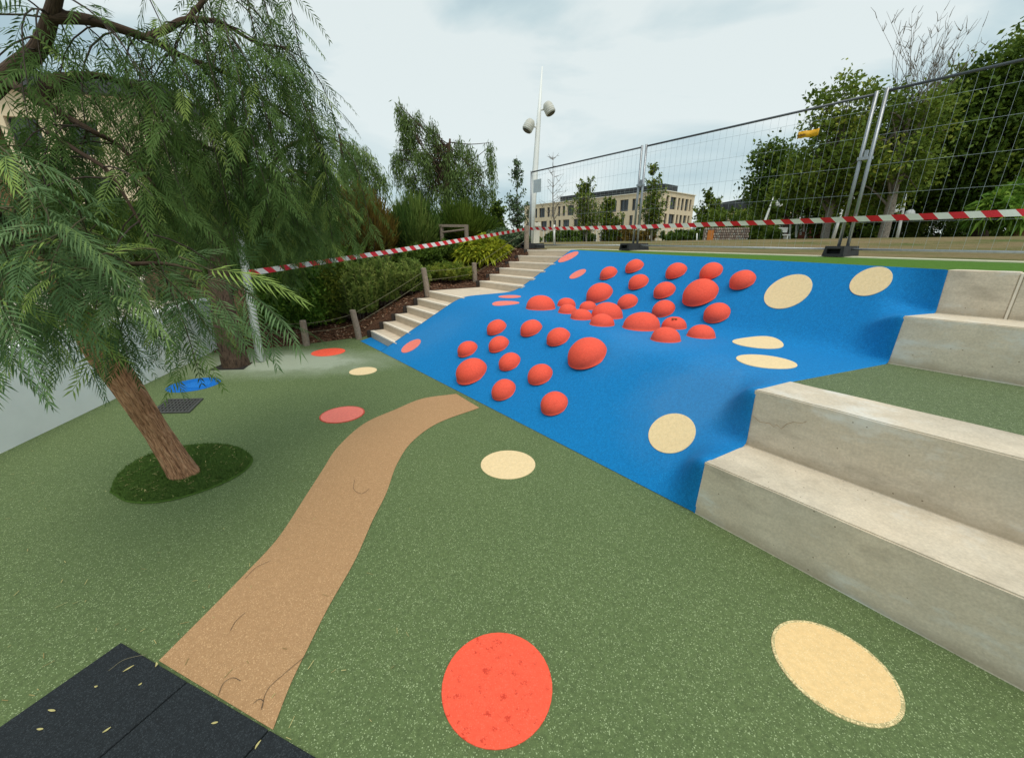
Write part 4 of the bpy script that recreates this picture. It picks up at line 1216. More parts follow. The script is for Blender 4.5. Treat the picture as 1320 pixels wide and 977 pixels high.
mb = MB(); mb.box((sa+sb)/2+UP*0.45, SL, 0.4, 0.98, X=sx, Y=UP.cross(sx)); mb.build('core', M['stones'][1], sw)
stone_me = []
for k in range(6):
    bm = bmesh.new(); bmesh.ops.create_icosphere(bm, subdivisions=1, radius=0.5)
    for v_ in bm.verts: v_.co *= 1+0.28*mnoise.noise(v_.co*2+Vector((k*3,0,0)))
    me = bpy.data.meshes.new('stone'); bm.to_mesh(me); bm.free(); me.materials.append(M['stones'][k % 4]); stone_me.append(me)
nx, nz = 20, 7
for i in range(nx):
    for j in range(nz):
        fx = (i+0.5+0.5*(j % 2)*0.8)/nx
        if fx > 1 or 0.06 < fx < 0.22 and j < 6: continue
        o = link('stone', stone_me[random.randrange(6)], None, sw)
        o.matrix_parent_inverse = Matrix.Translation(-sw.location)
        o.location = sa + sx*(SL*fx) - UP.cross(sx)*0.2 + UP*(0.0+0.95*(j+0.5)/nz)
        o.scale = (SL/nx*1.05, 0.16, 0.95/nz*1.1); o.rotation_euler = (0, random.uniform(-.3,.3), math.atan2(sx.y, sx.x))
mb = MB(); mb.box(sa+sx*(SL*0.14)-UP.cross(sx)*0.24+UP*0.43, SL*0.14, 0.05, 0.8, X=sx, Y=UP.cross(sx)); mb.build('door', M['orange'], sw)
bw = empty('brick_hut', at_y(1052, 313, 38), 'small red brick hut at the foot of the trees', 'hut')
mb = MB(); c = at_y(1052, 302, 38); mb.box(c, 2.0, 1.8, 1.7); mb.build('wall', M['brick'], bw)
mb = MB(); mb.box(c+UP*0.92, 2.2, 2.0, 0.12); mb.build('roof', M['roof_dark'], bw)
mb = MB(); mb.box(c+Vector((0.2,-0.93,-0.25)), 0.6, 0.05, 1.2); mb.build('door', M['frame'], bw)
for k, (u, v0, v1) in enumerate([(996, 309, 293), (1004, 310, 291), (1011, 309, 294), (1018, 311, 276), (1026, 306, 277), (1032, 303, 277), (1036, 299, 279)]):
    mb = MB(); mb.tube([at_y(u, v0, 33), at_y(u+1.5, v1, 33)], 0.06, 6)
    tag(mb.build('play_post', M['lamp_white']), ['leftmost white upright post, beside the white bench', 'white upright post second from the left beyond the lawn', 'short white upright post just right of the white bench', 'tallest white upright post left of the brick hut', 'white upright post just right of the tallest one', 'white upright post second nearest to the short leaning mast', 'shortest white upright post nearest to the brick hut'][k], 'post', 'white upright posts left of the brick hut')
bench = empty('white_bench', at_y(1003, 312, 31), 'white bench among the posts beyond the lawn', 'bench')
c = at_y(1003, 303, 31)
mb = MB(); mb.box(c, 1.5, 0.45, 0.08); mb.build('seat', M['lamp_white'], bench)
mb = MB(); mb.box(c+Vector((0,0.22,0.35)), 1.5, 0.06, 0.35); mb.build('backrest', M['lamp_white'], bench)
for s in (-1, 1):
    mb = MB(); mb.box(c+Vector((s*0.6,0,-0.25)), 0.08, 0.4, 0.45); mb.build('leg', M['lamp_white'], bench)

# ------------------------------------------------------------------ vegetation
def tube_np(P, R, nseg=10):
    P = np.asarray(P); n = len(P)
    T = norm(np.gradient(P, axis=0)); up = np.array([0.3, 0.2, 1.0]); V = []
    for i in range(n):
        x = np.cross(up, T[i]); x /= max(np.linalg.norm(x), 1e-6); y = np.cross(T[i], x); up = y
        a = np.arange(nseg)*2*np.pi/nseg
        V.append(P[i] + (np.cos(a)[:,None]*x + np.sin(a)[:,None]*y)*R[i])
    return np.array(V)
def limb(name, pts, radii, mat, parent=None, nseg=10, nring=24, rough=0.0, flare=0.0):
    C_ = catmull(pts, nring); t = np.linspace(0, 1, nring)
    R = np.interp(t, np.linspace(0, 1, len(radii)), radii)
    V = tube_np(C_, R, nseg)
    if rough:
        for i in range(nring):
            for k in range(nseg):
                d = V[i,k]-C_[i]; L = np.linalg.norm(d)
                ang = 2*math.pi*k/nseg
                s = t[i]*np.linalg.norm(C_[-1]-C_[0])
                n1 = abs(mnoise.noise(Vector((math.cos(ang)*2.6, math.sin(ang)*2.6, s*1.5))))
                n2 = abs(mnoise.noise(Vector((math.cos(ang)*7, math.sin(ang)*7, s*3.2+9))))
                n3 = mnoise.noise(Vector((math.cos(ang)*15, math.sin(ang)*15, s*9+9)))
                fl = flare*math.exp(-t[i]*nring/3.0)*(1+0.5*math.sin(ang*5+1))
                V[i,k] = C_[i] + d*(1 + rough*(0.9*n1+0.9*n2-0.35+0.22*n3) + fl)
    vs = V.reshape(-1, 3); fs = []
    for i in range(nring-1):
        for k in range(nseg):
            a, b = i*nseg+k, i*nseg+(k+1) % nseg
            fs.append((a, b, b+nseg, a+nseg))
    fs.append(tuple(range((nring-1)*nseg, nring*nseg)))
    me = mesh_from(vs, fs, True)
    uv = me.uv_layers.new(name='UVMap'); arc = np.concatenate([[0], np.cumsum(np.linalg.norm(np.diff(C_, axis=0), axis=1))])
    off = random.uniform(0, 20); data = []
    for i in range(nring-1):
        for k in range(nseg):
            u0, u1 = k/nseg, (k+1)/nseg; v0, v1 = arc[i]+off, arc[i+1]+off
            data += [u0, v0, u1, v0, u1, v1, u0, v1]
    data += [0.5, off]*nseg
    uv.data.foreach_set('uv', data)
    return link(name, me, mat, parent), C_
def fronds(P0, D, L, npair, lf, w, droop, Nrm, seed=0, two=False):
    """pinnate leaves. P0,D:(N,3) L:(N,). Returns quads (N*2*npair,4,3) plus rachis quads"""
    N = len(P0); r = np.random.default_rng(seed)
    D = norm(D); G = np.array([0,0,-1.0])
    tj = (np.arange(npair)+0.6)/npair
    def pos(t):   # (N,) t scalar
        return P0 + L[:,None]*(D*t + G*(droop[:,None]*t*t*0.5))
    def tan(t):
        return norm(D + G*(droop[:,None]*t))
    Q = []; idx = []
    for j, t in enumerate(tj):
        c = pos(t); T = tan(t); S = norm(np.cross(T, Nrm)); B = np.cross(S, T)
        sc = (0.55+0.45*np.sin(np.pi*min(1, t*1.05+0.12)))*1.0
        for side in (-1, 1):
            ang = np.radians(58 - 22*t) + r.normal(0, 0.09, N)
            dd = norm(T*np.cos(ang)[:,None] + S*(side*np.sin(ang))[:,None] + G*0.22 + B*r.normal(0, 0.10, (N,1)))
            ll = (lf*sc*r.uniform(0.85, 1.12, N))[:,None]
            wv = norm(np.cross(dd, B + r.normal(0, 0.25, (N,3))))*w*0.5
            base = c; mid = c + dd*ll*0.42; tip = c + dd*ll + G*ll*0.10 + T*ll*0.10
            Q.append(np.stack([base, mid-wv, tip, mid+wv], 1)); idx.append(np.arange(N))
    # rachis
    ts_r = np.linspace(0, 1, 5)
    for a, b in zip(ts_r[:-1], ts_r[1:]):
        pa, pb = pos(a), pos(b); S = norm(np.cross(pb-pa, Nrm))*max(0.0011, w*0.16)
        Q.append(np.stack([pa-S, pb-S*0.8, pb+S*0.8, pa+S], 1)); idx.append(np.arange(N))
    return np.concatenate(Q), np.concatenate(idx)
def strands(starts, dirs, lens, droop, seed, spacing, fl, npair, lf, lw, near=False):
    """hanging twigs with alternate pinnate leaves; returns twig polylines and frond parameters"""
    r = np.random.default_rng(seed)
    tw = []; FP = []; FD = []; FL = []; FN = []; FG = []
    for s, d, L, dr in zip(starts, dirs, lens, droop):
        n = max(6, int(L/0.08)); p = np.array(s, float); v = norm(np.array(d, float)); pts = [p.copy()]
        step = L/n
        wob = r.normal(0, 0.05, 3)
        for k in range(n):
            v = norm(v + np.array([0,0,-1.0])*dr*step*2.2 + wob*0.15 + r.normal(0, 0.03, 3))
            p = p + v*step; pts.append(p.copy())
        pts = np.array(pts); tw.append(pts)
        S = np.linspace(0, 1, len(pts)); m = max(3, int(L/spacing)); th = r.uniform(0, 6.28)
        for k in range(m):
            t = 0.10 + 0.90*(k+1)/m
            c = np.array([np.interp(t, S, pts[:,i]) for i in range(3)])
            i0 = min(int(t*(len(pts)-1)), len(pts)-2); T = norm(pts[i0+1]-pts[i0])
            th += 2.4 + r.normal(0, 0.3)
            x = np.cross(T, [0.3,0.5,0.8]); x = norm(x); y = np.cross(T, x)
            side = x*math.cos(th)+y*math.sin(th)
            fd = norm(T*0.62 + side*0.72 + np.array([0,0,-0.02]))
            FP.append(c); FD.append(fd); FL.append(fl*r.uniform(0.7, 1.15)*(1-0.35*max(0, t-0.7)/0.3))
            nr = np.cross(fd, np.cross(np.array([0,0,1.0]) + r.normal(0, 0.45, 3), fd)); FN.append(norm(nr)); FG.append(r.uniform(0.5, 1.1))
    return tw, np.array(FP), np.array(FD), np.array(FL), np.array(FN), np.array(FG)
def twig_mesh(tw, r0, r1, nseg=4):
    vs = []; fs = []
    for pts in tw:
        n = len(pts); V = tube_np(pts, np.linspace(r0, r1, n), nseg); b = len(vs)
        vs += V.reshape(-1, 3).tolist()
        for i in range(n-1):
            for k in range(nseg):
                fs.append((b+i*nseg+k, b+i*nseg+(k+1) % nseg, b+(i+1)*nseg+(k+1) % nseg, b+(i+1)*nseg+k))
    return mesh_from(vs, fs, True)
def pepper_foliage(parent, starts, dirs, lens, droop, seed, mat, twig_mat, spacing=0.05, fl=0.2, npair=12, lf=0.045, lw=0.007,
                   n_parts=0, near_to=None, twig_r=(0.004, 0.0015), tone_bias=0.0, fname='foliage'):
    tw, FP, FD, FL, FN, FG = strands(starts, dirs, lens, droop, seed, spacing, fl, npair, lf, lw)
    o = link('twigs', twig_mesh(tw, *twig_r), twig_mat, parent); tag(o, kind='stuff')
    r = np.random.default_rng(seed+5); N = len(FP)
    tone = np.clip(r.beta(2.2, 2.6, N) + tone_bias, 0, 1); tone[r.uniform(0, 1, N) > 0.93] = r.uniform(0.8, 1.0)
    keep = np.ones(N, bool)
    if n_parts:
        d = np.linalg.norm(FP - np.array(near_to), axis=1)
        # prefer fronds in view
        q = FP - np.array([0,0,EYE]); f = q[:,1]*cp - q[:,2]*sp; u = 660+F_PX*q[:,0]/np.maximum(f, .01); v = 488.5+F_PX*(-q[:,1]*sp-q[:,2]*cp)/np.maximum(f, .01)
        d = d + 100*((f < 0.2) | (u < 0) | (u > 1320) | (v < 0) | (v > 977))
        sel = np.argsort(d)[:n_parts]; keep[sel] = False
        # prototypes (six shapes) in a local frame, then one object for each leaf
        protos = []
        for k in range(10):
            rr = np.random.default_rng(100+k)
            Q, idx = fronds(np.zeros((1,3)), np.array([[1.0,0,0]]), np.array([fl]), npair, lf, lw, np.array([0.0]), np.array([[0,0,1.0]]), seed=k)
            xx = Q[...,0]; Q[...,2] -= 0.5*(0.5+0.07*k)*xx*xx/fl        # arched
            me = quad_mesh(Q, np.full(len(Q), (0.12+0.09*k) if k < 9 else 0.97)); me.materials.append(mat); protos.append(me)
        for i in sel:
            o = bpy.data.objects.new('leaf', protos[int(r.integers(0, 10))]); COL.objects.link(o)
            x = norm(FD[i]+np.array([0,0,-0.15])); z = norm(FN[i]-x*np.dot(FN[i], x)); y = np.cross(z, x)
            s = FL[i]/fl
            Mx = Matrix(((x[0]*s, y[0]*s, z[0]*s, FP[i][0]), (x[1]*s, y[1]*s, z[1]*s, FP[i][1]), (x[2]*s, y[2]*s, z[2]*s, FP[i][2]), (0,0,0,1)))
            o.parent = parent; o.matrix_parent_inverse = Matrix.Translation(-parent.location); o.matrix_basis = Mx
    Q, idx = fronds(FP[keep], FD[keep], FL[keep], npair, lf, lw, FG[keep], FN[keep], seed)
    o = link(fname, quad_mesh(Q, tone[keep][idx]), mat, parent); tag(o, kind='stuff')
    return N, len(Q)

def leaf_quads(P, size, seed, flat=0.0, up=0.0, aspect=0.5):
    r = np.random.default_rng(seed); N = len(P)
    d = norm(r.normal(0, 1, (N,3)) + np.array([0,0,up])); a = norm(r.normal(0, 1, (N,3)) + np.array([0,0,flat]))
    s = norm(np.cross(d, a)); sz = (size*r.uniform(0.6, 1.3, N))[:,None]
    return np.stack([P-d*sz*0.5, P-s*sz*aspect*0.5, P+d*sz*0.5, P+s*sz*aspect*0.5], 1)
def clump_points(center, rad, nclump, per, spread, seed, shell=0.45, flatz=1.0):
    r = np.random.default_rng(seed)
    d = norm(r.normal(0, 1, (nclump,3))); rr = (shell + (1-shell)*r.uniform(0, 1, nclump)**0.6)[:,None]
    C_ = np.array(center) + d*rr*np.array(rad)
    P = np.repeat(C_, per, 0) + r.normal(0, 1, (nclump*per, 3))*np.array([spread, spread, spread*flatz])
    cid = np.repeat(np.arange(nclump), per)
    return C_, P, cid
def crown_tree(name, base, trunk_pts, r0, blobs, mat, bark, lab, cat='tree', group=None, leaf=0.12, per=60, spread=0.35, nlimb=10, seed=1, shell=0.4, up=0.0, aspect=0.55, twiggy=0.0, rtop=0.3):
    t = empty(name, base, lab, cat, group)
    limb('trunk', [base - UP*0.2] + trunk_pts, [r0, r0*0.85, r0*0.7, r0*rtop], bark, t, 10, 24, rough=0.08)
    QQ = []; TT = []; r = np.random.default_rng(seed); tw = []
    tp = catmull([base]+trunk_pts, 30)
    for k, (c, rad, ncl) in enumerate(blobs):
        C_, P, cid = clump_points(list(c), rad, ncl, per, spread, seed*13+k, shell)
        QQ.append(leaf_quads(P, leaf, seed*7+k, up=up, aspect=aspect))
        ct = r.uniform(0.1, 0.9, ncl); TT.append(np.clip(ct[cid]**1.3*0.9 + r.uniform(0, 0.3, len(P)), 0, 1))
        for ci in r.choice(ncl, min(ncl, nlimb), replace=False):
            s = tp[int(r.uniform(0.35, 0.98)*29)]; e_ = C_[ci]; m = (s+e_)/2 + np.array([0,0,0.12*np.linalg.norm(e_-s)])
            tw.append(catmull([s, m, e_], 7))
    o = link('branches', twig_mesh(tw, r0*0.28, r0*0.05, 5), bark, t); tag(o, kind='stuff')
    o = link('foliage', quad_mesh(np.concatenate(QQ), np.concatenate(TT)), mat, t); tag(o, kind='stuff')
    return t

# ---- tree 1: leaning pepper tree in the foreground
T1 = empty('pepper_tree', at_z(235, 615), 'leaning pepper tree with reddish shaggy bark in the round turf pit', 'tree')
tb0 = at_z(236, 612)
trunk_px = [(236, 612, None), (205, 560, 2.55), (168, 505, 2.50), (128, 450, 2.45), (88, 385, 2.38), (45, 310, 2.30), (5, 220, 2.25), (-32, 130, 2.2)]
tp_ = [tb0 - Vector((-0.03, 0, 0.06))] + [at_y(u, v, Y) for u, v, Y in trunk_px[1:]]
limb('trunk', tp_, [0.092, 0.073, 0.074, 0.075, 0.066, 0.056, 0.050, 0.044], M['bark'], T1, 72, 190, rough=0.17, flare=0.32)
L1 = {}
def lb(key, pts, radii, nr=30):
    P = [at_y(u, v, Y) for u, v, Y in pts]; o, C_ = limb('branch', P, radii, M['bark_dark'], T1, 10, nr, rough=0.10); L1[key] = C_; return C_
lb('A', [(-34,135,2.2),(20,88,2.2),(50,62,2.18),(66,20,2.15),(80,-40,2.1)], [0.042,0.034,0.030,0.026,0.022])
lb('B', [(66,22,2.15),(110,25,2.2),(150,36,2.3),(195,52,2.4),(240,75,2.6),(300,100,2.8),(370,150,3.1),(430,185,3.3)], [0.026,0.022,0.02,0.017,0.014,0.011,0.008,0.005])
lb('C', [(186,50,2.38),(215,38,2.45),(240,26,2.5),(285,30,2.6),(330,55,2.8),(372,62,3.0)], [0.018,0.017,0.015,0.011,0.008,0.005])
lb('D', [(45,130,2.22),(70,108,2.3),(95,100,2.35),(130,98,2.4),(165,110,2.5),(200,118,2.6),(260,140,2.8)], [0.036,0.036,0.022,0.014,0.011,0.008,0.005])
lb('E', [(0,100,2.2),(45,125,2.1),(85,150,2.1),(120,170,2.1),(155,190,2.2),(200,240,2.2)], [0.02,0.018,0.014,0.012,0.009,0.005])
lb('F', [(62,170,2.0),(100,195,1.95),(138,220,1.95),(165,260,1.95),(190,305,1.95)], [0.010,0.009,0.008,0.006,0.004])
lb('G', [(170,165,2.6),(210,163,2.7),(255,185,2.9),(310,208,3.1),(360,240,3.3),(375,285,3.4)], [0.014,0.014,0.012,0.010,0.007,0.004])
lb('I', [(45,310,2.3),(90,330,2.0),(150,340,1.8),(210,340,1.75),(260,350,1.7)], [0.02,0.014,0.010,0.008,0.004])
lb('J', [(60,330,2.3),(20,300,1.8),(-20,260,1.5),(-80,220,1.3)], [0.02,0.016,0.012,0.006])
lb('K', [(80,-40,2.1),(160,-60,2.4),(260,-60,2.8),(350,-70,3.1)], [0.024,0.018,0.012,0.007])
lb('L', [(240,26,2.5),(280,-10,2.7),(350,-20,3.0)], [0.012,0.009,0.005])
def along(C_, n, r, lo=0.15, hi=1.0):
    t = r.uniform(lo, hi, n)*(len(C_)-1); i = np.minimum(t.astype(int), len(C_)-2); f = (t-i)[:,None]
    return C_[i]*(1-f)+C_[i+1]*f
r1 = np.random.default_rng(21)
def mk(keys_n, Lr, drr, spreadxy=1.0, up=0.25, bias=(0,0,0), lo=0.15):
    S, D_, Ls, Dr = [], [], [], []
    for k, n in keys_n:
        p = along(L1[k], n, r1, lo); S.append(p)
        d = r1.normal(0, 1, (n,3)); d[:,2] = r1.uniform(-0.3, up*2, n); d += np.array(bias); D_.append(d)
        Ls.append(r1.uniform(*Lr, n)); Dr.append(r1.uniform(*drr, n))
    return np.concatenate(S), np.concatenate(D_), np.concatenate(Ls), np.concatenate(Dr)
S, D_, Ls, Dr = mk([('B',34),('C',20),('G',28),('D',9),('E',11),('K',10),('L',8)], (0.5, 1.15), (1.6, 3.2), bias=(0.15,0.1,0))
ok = r1.uniform(0, 1, len(S)) < np.where((S[:,0] < -1.7) & (S[:,2] < 3.2), 0.72, 1.0)
S, D_, Ls, Dr = S[ok], D_[ok], Ls[ok], Dr[ok]
Ls = np.minimum(Ls, np.maximum(0.25, (S[:,2]-1.5)*0.95))
n, q = pepper_foliage(T1, S, D_, Ls, Dr, 31, M['pepper'], M['twig_dark'], spacing=0.060, fl=0.25, npair=13, lf=0.056, lw=0.0066, fname='foliage')
print('tree1 far fronds', n, q)
S, D_, Ls, Dr = mk([('A',13),('F',8)], (0.35, 0.8), (0.8, 2.0), lo=0.3)
n, q = pepper_foliage(T1, S, D_, Ls, Dr, 33, M['pepper'], M['twig_dark'], spacing=0.065, fl=0.25, npair=13, lf=0.056, lw=0.0066, fname='inner_foliage')
# near bright sprays on the left: explicit starts
near_px = [(0,205,1.75,0.6),(28,225,1.85,0.6),(-25,170,1.7,0.6),(55,255,1.9,0.5),(5,160,1.9,0.5),(60,300,1.6,0.7),(15,275,1.5,0.7),(95,290,1.55,0.6),(130,310,1.7,0.6),(175,335,1.7,0.5),(215,340,1.7,0.5),(150,380,1.75,0.45),(30,330,1.5,0.6),
           (-10,310,1.4,0.6),(60,360,1.75,0.5),(110,370,1.9,0.5),(190,370,1.9,0.45),(10,385,1.6,0.35),(-20,250,1.4,0.6),
           (110,335,1.5,0.5),(250,365,1.85,0.3),(180,345,2.0,0.5),(120,420,2.2,0.3),(160,410,2.1,0.35),(200,400,2.1,0.35),(85,410,2.1,0.3),(265,380,2.1,0.22)]
S = []; D_ = []; Ls = []; Dr = []
for (u, v, Y, L) in near_px:
    for k in range(3):
        p = at_y(u + r1.uniform(-22, 22), v + r1.uniform(-22, 14), Y + r1.uniform(-0.12, 0.2)); S.append(list(p))
        D_.append([r1.normal(-0.05, 0.6), r1.normal(-0.1, 0.6), r1.uniform(-0.6, 0.35)]); Ls.append(L*r1.uniform(0.5, 0.85)); Dr.append(r1.uniform(0.8, 2.0))
n, q = pepper_foliage(T1, S, D_, Ls, Dr, 37, M['pepper_near'], M['twig'], spacing=0.062, fl=0.27, npair=15, lf=0.068, lw=0.0066, n_parts=300, near_to=(0,0,EYE), twig_r=(0.0035, 0.0012), fname='near_foliage')
print('near fronds', n, q)
# round turf pit
px_l, px_r, px_t, px_b = at_z(141, 635), at_z(326, 590), at_z(268, 572), at_z(205, 649)
pit_pts = [(141,635),(152,612),(180,592),(222,578),(268,572.5),(305,576),(326,590),(318,606),(292,622),(250,638),(205,648.5),(165,648)]
PC = catmull([at_z(u, v) for u, v in pit_pts] + [at_z(*pit_pts[0])], 61)[:-1]
ctr = PC.mean(0)
vs = [(p[0], p[1], 0.004) for p in PC] + [(p[0]*0.98+ctr[0]*0.02, p[1]*0.98+ctr[1]*0.02, 0.012) for p in PC] + [(ctr[0], ctr[1], 0.014)]
k_ = len(PC); fs = [(i, (i+1) % k_, k_+(i+1) % k_, k_+i) for i in range(k_)] + [(k_+i, k_+(i+1) % k_, 2*k_) for i in range(k_)]
me = mesh_from(vs, fs); bm = bmesh.new(); bm.from_mesh(me); bmesh.ops.recalc_face_normals(bm, faces=bm.faces[:]); bm.normal_update()
if sum(f.normal.z for f in bm.faces) < 0: bmesh.ops.reverse_faces(bm, faces=bm.faces[:])
bm.to_mesh(me); bm.free()
tag(link('turf_pit', me, M['turf']), 'round patch of dark green turf around the leaning trunk', kind='structure')
# blades on it
N = 16000; rr = np.sqrt(rng.uniform(0, 1, N)); ii = rng.integers(0, k_, N); ff = rng.uniform(0, 1, N)[:,None]
edge = PC[ii]*(1-ff)+PC[(ii+1) % k_]*ff; P = ctr + (edge-ctr)*(rr[:,None]*0.985); P[:,2] = 0.012
th = rng.uniform(0, 6.28, N); hgt = rng.uniform(0.007, 0.016, N)[:,None]; lean = np.stack([np.cos(th), np.sin(th), np.zeros(N)], 1); wv = np.stack([-np.sin(th), np.cos(th), np.zeros(N)], 1)*0.0016
tip = P + lean*hgt*0.9 + np.array([0,0,1])*hgt
Q = np.stack([P-wv, P+wv, tip+wv*0.4, tip-wv*0.4], 1)
tag(link('turf_blades', quad_mesh(Q, rng.uniform(0, 0.8, N)), M['grass_blade']), 'short turf blades in the round tree pit', kind='stuff')

# ---- tree 2: weeping pepper tree behind
B2 = at_z(305, 471)
T2 = empty('pepper_tree', B2, 'dark weeping pepper tree in the square pit beside the white lamp mast', 'tree')
limb('trunk', [B2-UP*0.1, B2+Vector((-0.02,0,0.6)), B2+Vector((-0.08,0.2,1.3)), B2+Vector((-0.10,0.5,2.0)), B2+Vector((0,0.9,2.7)), B2+Vector((0.1,1.2,3.2))], [0.16,0.145,0.13,0.11,0.08,0.05], M['bark_dark'], T2, 24, 60, rough=0.15, flare=0.12)
r2 = np.random.default_rng(5); starts = []; dirs = []
top0 = B2 + Vector((-0.05, 1.2, 2.1))
for k in range(15):
    th = 2*math.pi*k/15 + r2.uniform(-.2,.2); R = r2.uniform(0.7, 1.2); zz = r2.uniform(0.0, 1.15)
    s = np.array(B2 + Vector((-0.1, 0.55, 0)) + Vector((0, 0.25, 1))*r2.uniform(1.3, 2.3))
    e_ = np.array(top0) + np.array([math.cos(th)*R, math.sin(th)*R, zz])
    m = (s+e_)/2 + np.array([0,0,0.35]); P = catmull([s, m, e_], 16)
    limb('branch', [Vector(x) for x in (s, m, e_)], [0.05, 0.03, 0.012], M['bark_dark'], T2, 7, 12)
    pts = along(P, 14, r2, 0.3); starts.append(pts)
    d = r2.normal(0, 1, (14,3)); d[:,0] += math.cos(th)*1.0; d[:,1] += math.sin(th)*1.0; d[:,2] = r2.uniform(-0.2, 0.6, 14); dirs.append(d)
starts = np.concatenate(starts); dirs = np.concatenate(dirs); nS = len(starts)
LT = r2.uniform(0.6, 1.7, nS); lim = np.where(starts[:,0] > B2.x+0.35, 1.35, 0.7); LT = np.minimum(LT, np.maximum(0.3, starts[:,2]-lim))
n, q = pepper_foliage(T2, starts, dirs, LT, r2.uniform(1.0, 2.4, nS), 51, M['pepper'], M['twig_dark'], spacing=0.070, fl=0.28, npair=11, lf=0.068, lw=0.0095)
print('tree2 fronds', n, q)

# ---- distant weeping pepper trees
def weeping(name, base, H, blobs, lab, seed, mat, leaf=0.16, n_str=260, Ls=(0.8, 2.0), r0=0.12, lean=0.0, bark=None, tonebias=0.0):
    t = empty(name, base, lab, 'tree')
    bark = bark or M['bark_dark']
    limb('trunk', [base-UP*0.2, base+Vector((lean*0.3,0,H*0.3)), base+Vector((lean*0.6,0,H*0.55)), base+Vector((lean,0,H*0.8))], [r0, r0*0.8, r0*0.55, r0*0.2], bark, t, 9, 20, rough=0.08)
    r = np.random.default_rng(seed); Q = []; T = []; tw = []
    tot = sum(b[2] for b in blobs); tp = catmull([base, base+Vector((lean*0.6,0,H*0.55)), base+Vector((lean,0,H*0.8))], 20)
    for (c, rad, wgt) in blobs:
        n = int(n_str*wgt/tot); d = norm(r.normal(0, 1, (n,3))); d[:,2] = np.abs(d[:,2])*r.choice([1, 1, 1, -1], n)
        S = np.array(list(c)) + d*np.array(rad)*(r.uniform(0.25, 1.0, n)[:,None])
        for k in range(n):
            L = r.uniform(*Ls); m = int(L/0.035); tt = np.linspace(0, 1, m)
            hx = (S[k]-np.array(list(c)))*[1,1,0]*0.22
            P = S[k] + hx*(tt[:,None]) + np.array([0,0,-1])*(tt[:,None]**1.25)*L + r.normal(0, 0.055, (m,3))
            dd = norm(r.normal(0, 0.5, (m,3)) + np.array([0,0,-1.3])); sd = norm(np.cross(dd, r.normal(0, 1, (m,3))))
            sz = (leaf*r.uniform(0.6, 1.2, m))[:,None]
            Q.append(np.stack([P, P+dd*sz*0.45-sd*sz*0.085, P+dd*sz, P+dd*sz*0.45+sd*sz*0.085], 1)); T.append(np.clip(r.uniform(0, .5)+r.uniform(0, 0.5, m)+tonebias, 0, 1))
            if k % 16 == 0: s = tp[int(r.uniform(0.3, 1)*19)]; tw.append(catmull([s, (s+S[k])/2-np.array([0,0,0.05]), S[k]], 7))
    tag(link('branches', twig_mesh(tw, r0*0.13, 0.008, 5), bark, t), kind='stuff')
    tag(link('foliage', quad_mesh(np.concatenate(Q), np.concatenate(T)), mat, t), kind='stuff')
    return t
def gz(u, Y):
    x = (u-660)/F_PX*Y/ (cp)   # rough, refined below
    p = at_y(u, 318, Y); a, b = AB(p)
    if a > 7.5 and b < 7.15: return bed_z(p.x, p.y, 1.0)
    return max(1.3, z_lawn(a, max(7.2, b))) if b >= 7.15 else 1.0
def base_at(u, Y, z=None):
    p = at_y(u, 318, Y); p.z = gz(u, Y) if z is None else z; return p
bb_ = base_at(575, 14.5)
def blob(u, v, Y, ru, rv, w, ry=None):
    c = at_y(u, v, Y); k = Y/F_PX/0.98
    return (c, (ru*k, ry or ru*k, rv*k), w)
weeping('pepper_tree', bb_, 3.9, [blob(u, v, 14.5+dy, ru, rv, ru*rv) for u, v, ru, rv, dy in [(516,140,6,12,0),(524,158,9,14,0),(538,152,7,10,.3),(556,166,9,12,0),(527,182,12,14,.3),(513,205,9,16,0),
        (545,200,13,13,-.3),(565,190,9,12,.3),(578,200,10,12,0),(560,222,16,14,.4),(592,188,8,10,0),(604,196,9,11,.3),(588,222,14,13,-.3),(612,218,10,12,0),(632,190,6,9,.2),(634,215,5,12,0),
        (600,246,15,12,.2),(574,246,15,12,-.2),(530,232,12,14,0),(548,252,13,12,.2),(622,246,9,11,0),(634,250,4,12,-.2)]],
        'feathery pepper tree standing against the sky left of the stairs', 61, M['pepper_far'], leaf=0.15, n_str=1350, Ls=(0.25, 0.85), r0=0.15, lean=0.3)
weeping('pepper_tree', base_at(455, 13.0), 4.2, [blob(u, v, 13, ru, rv, ru*rv) for u, v, ru, rv in [(455,190,9,10),(470,198,10,10),(448,212,12,12),(482,215,9,12),(466,226,12,12),(440,235,12,12),(494,228,7,10),(478,245,12,10)]],
        'paler pepper tree between the near foliage and the bronze shrub', 62, M['pepper_far'], leaf=0.15, n_str=380, Ls=(0.25, 0.8), r0=0.12, tonebias=0.1)

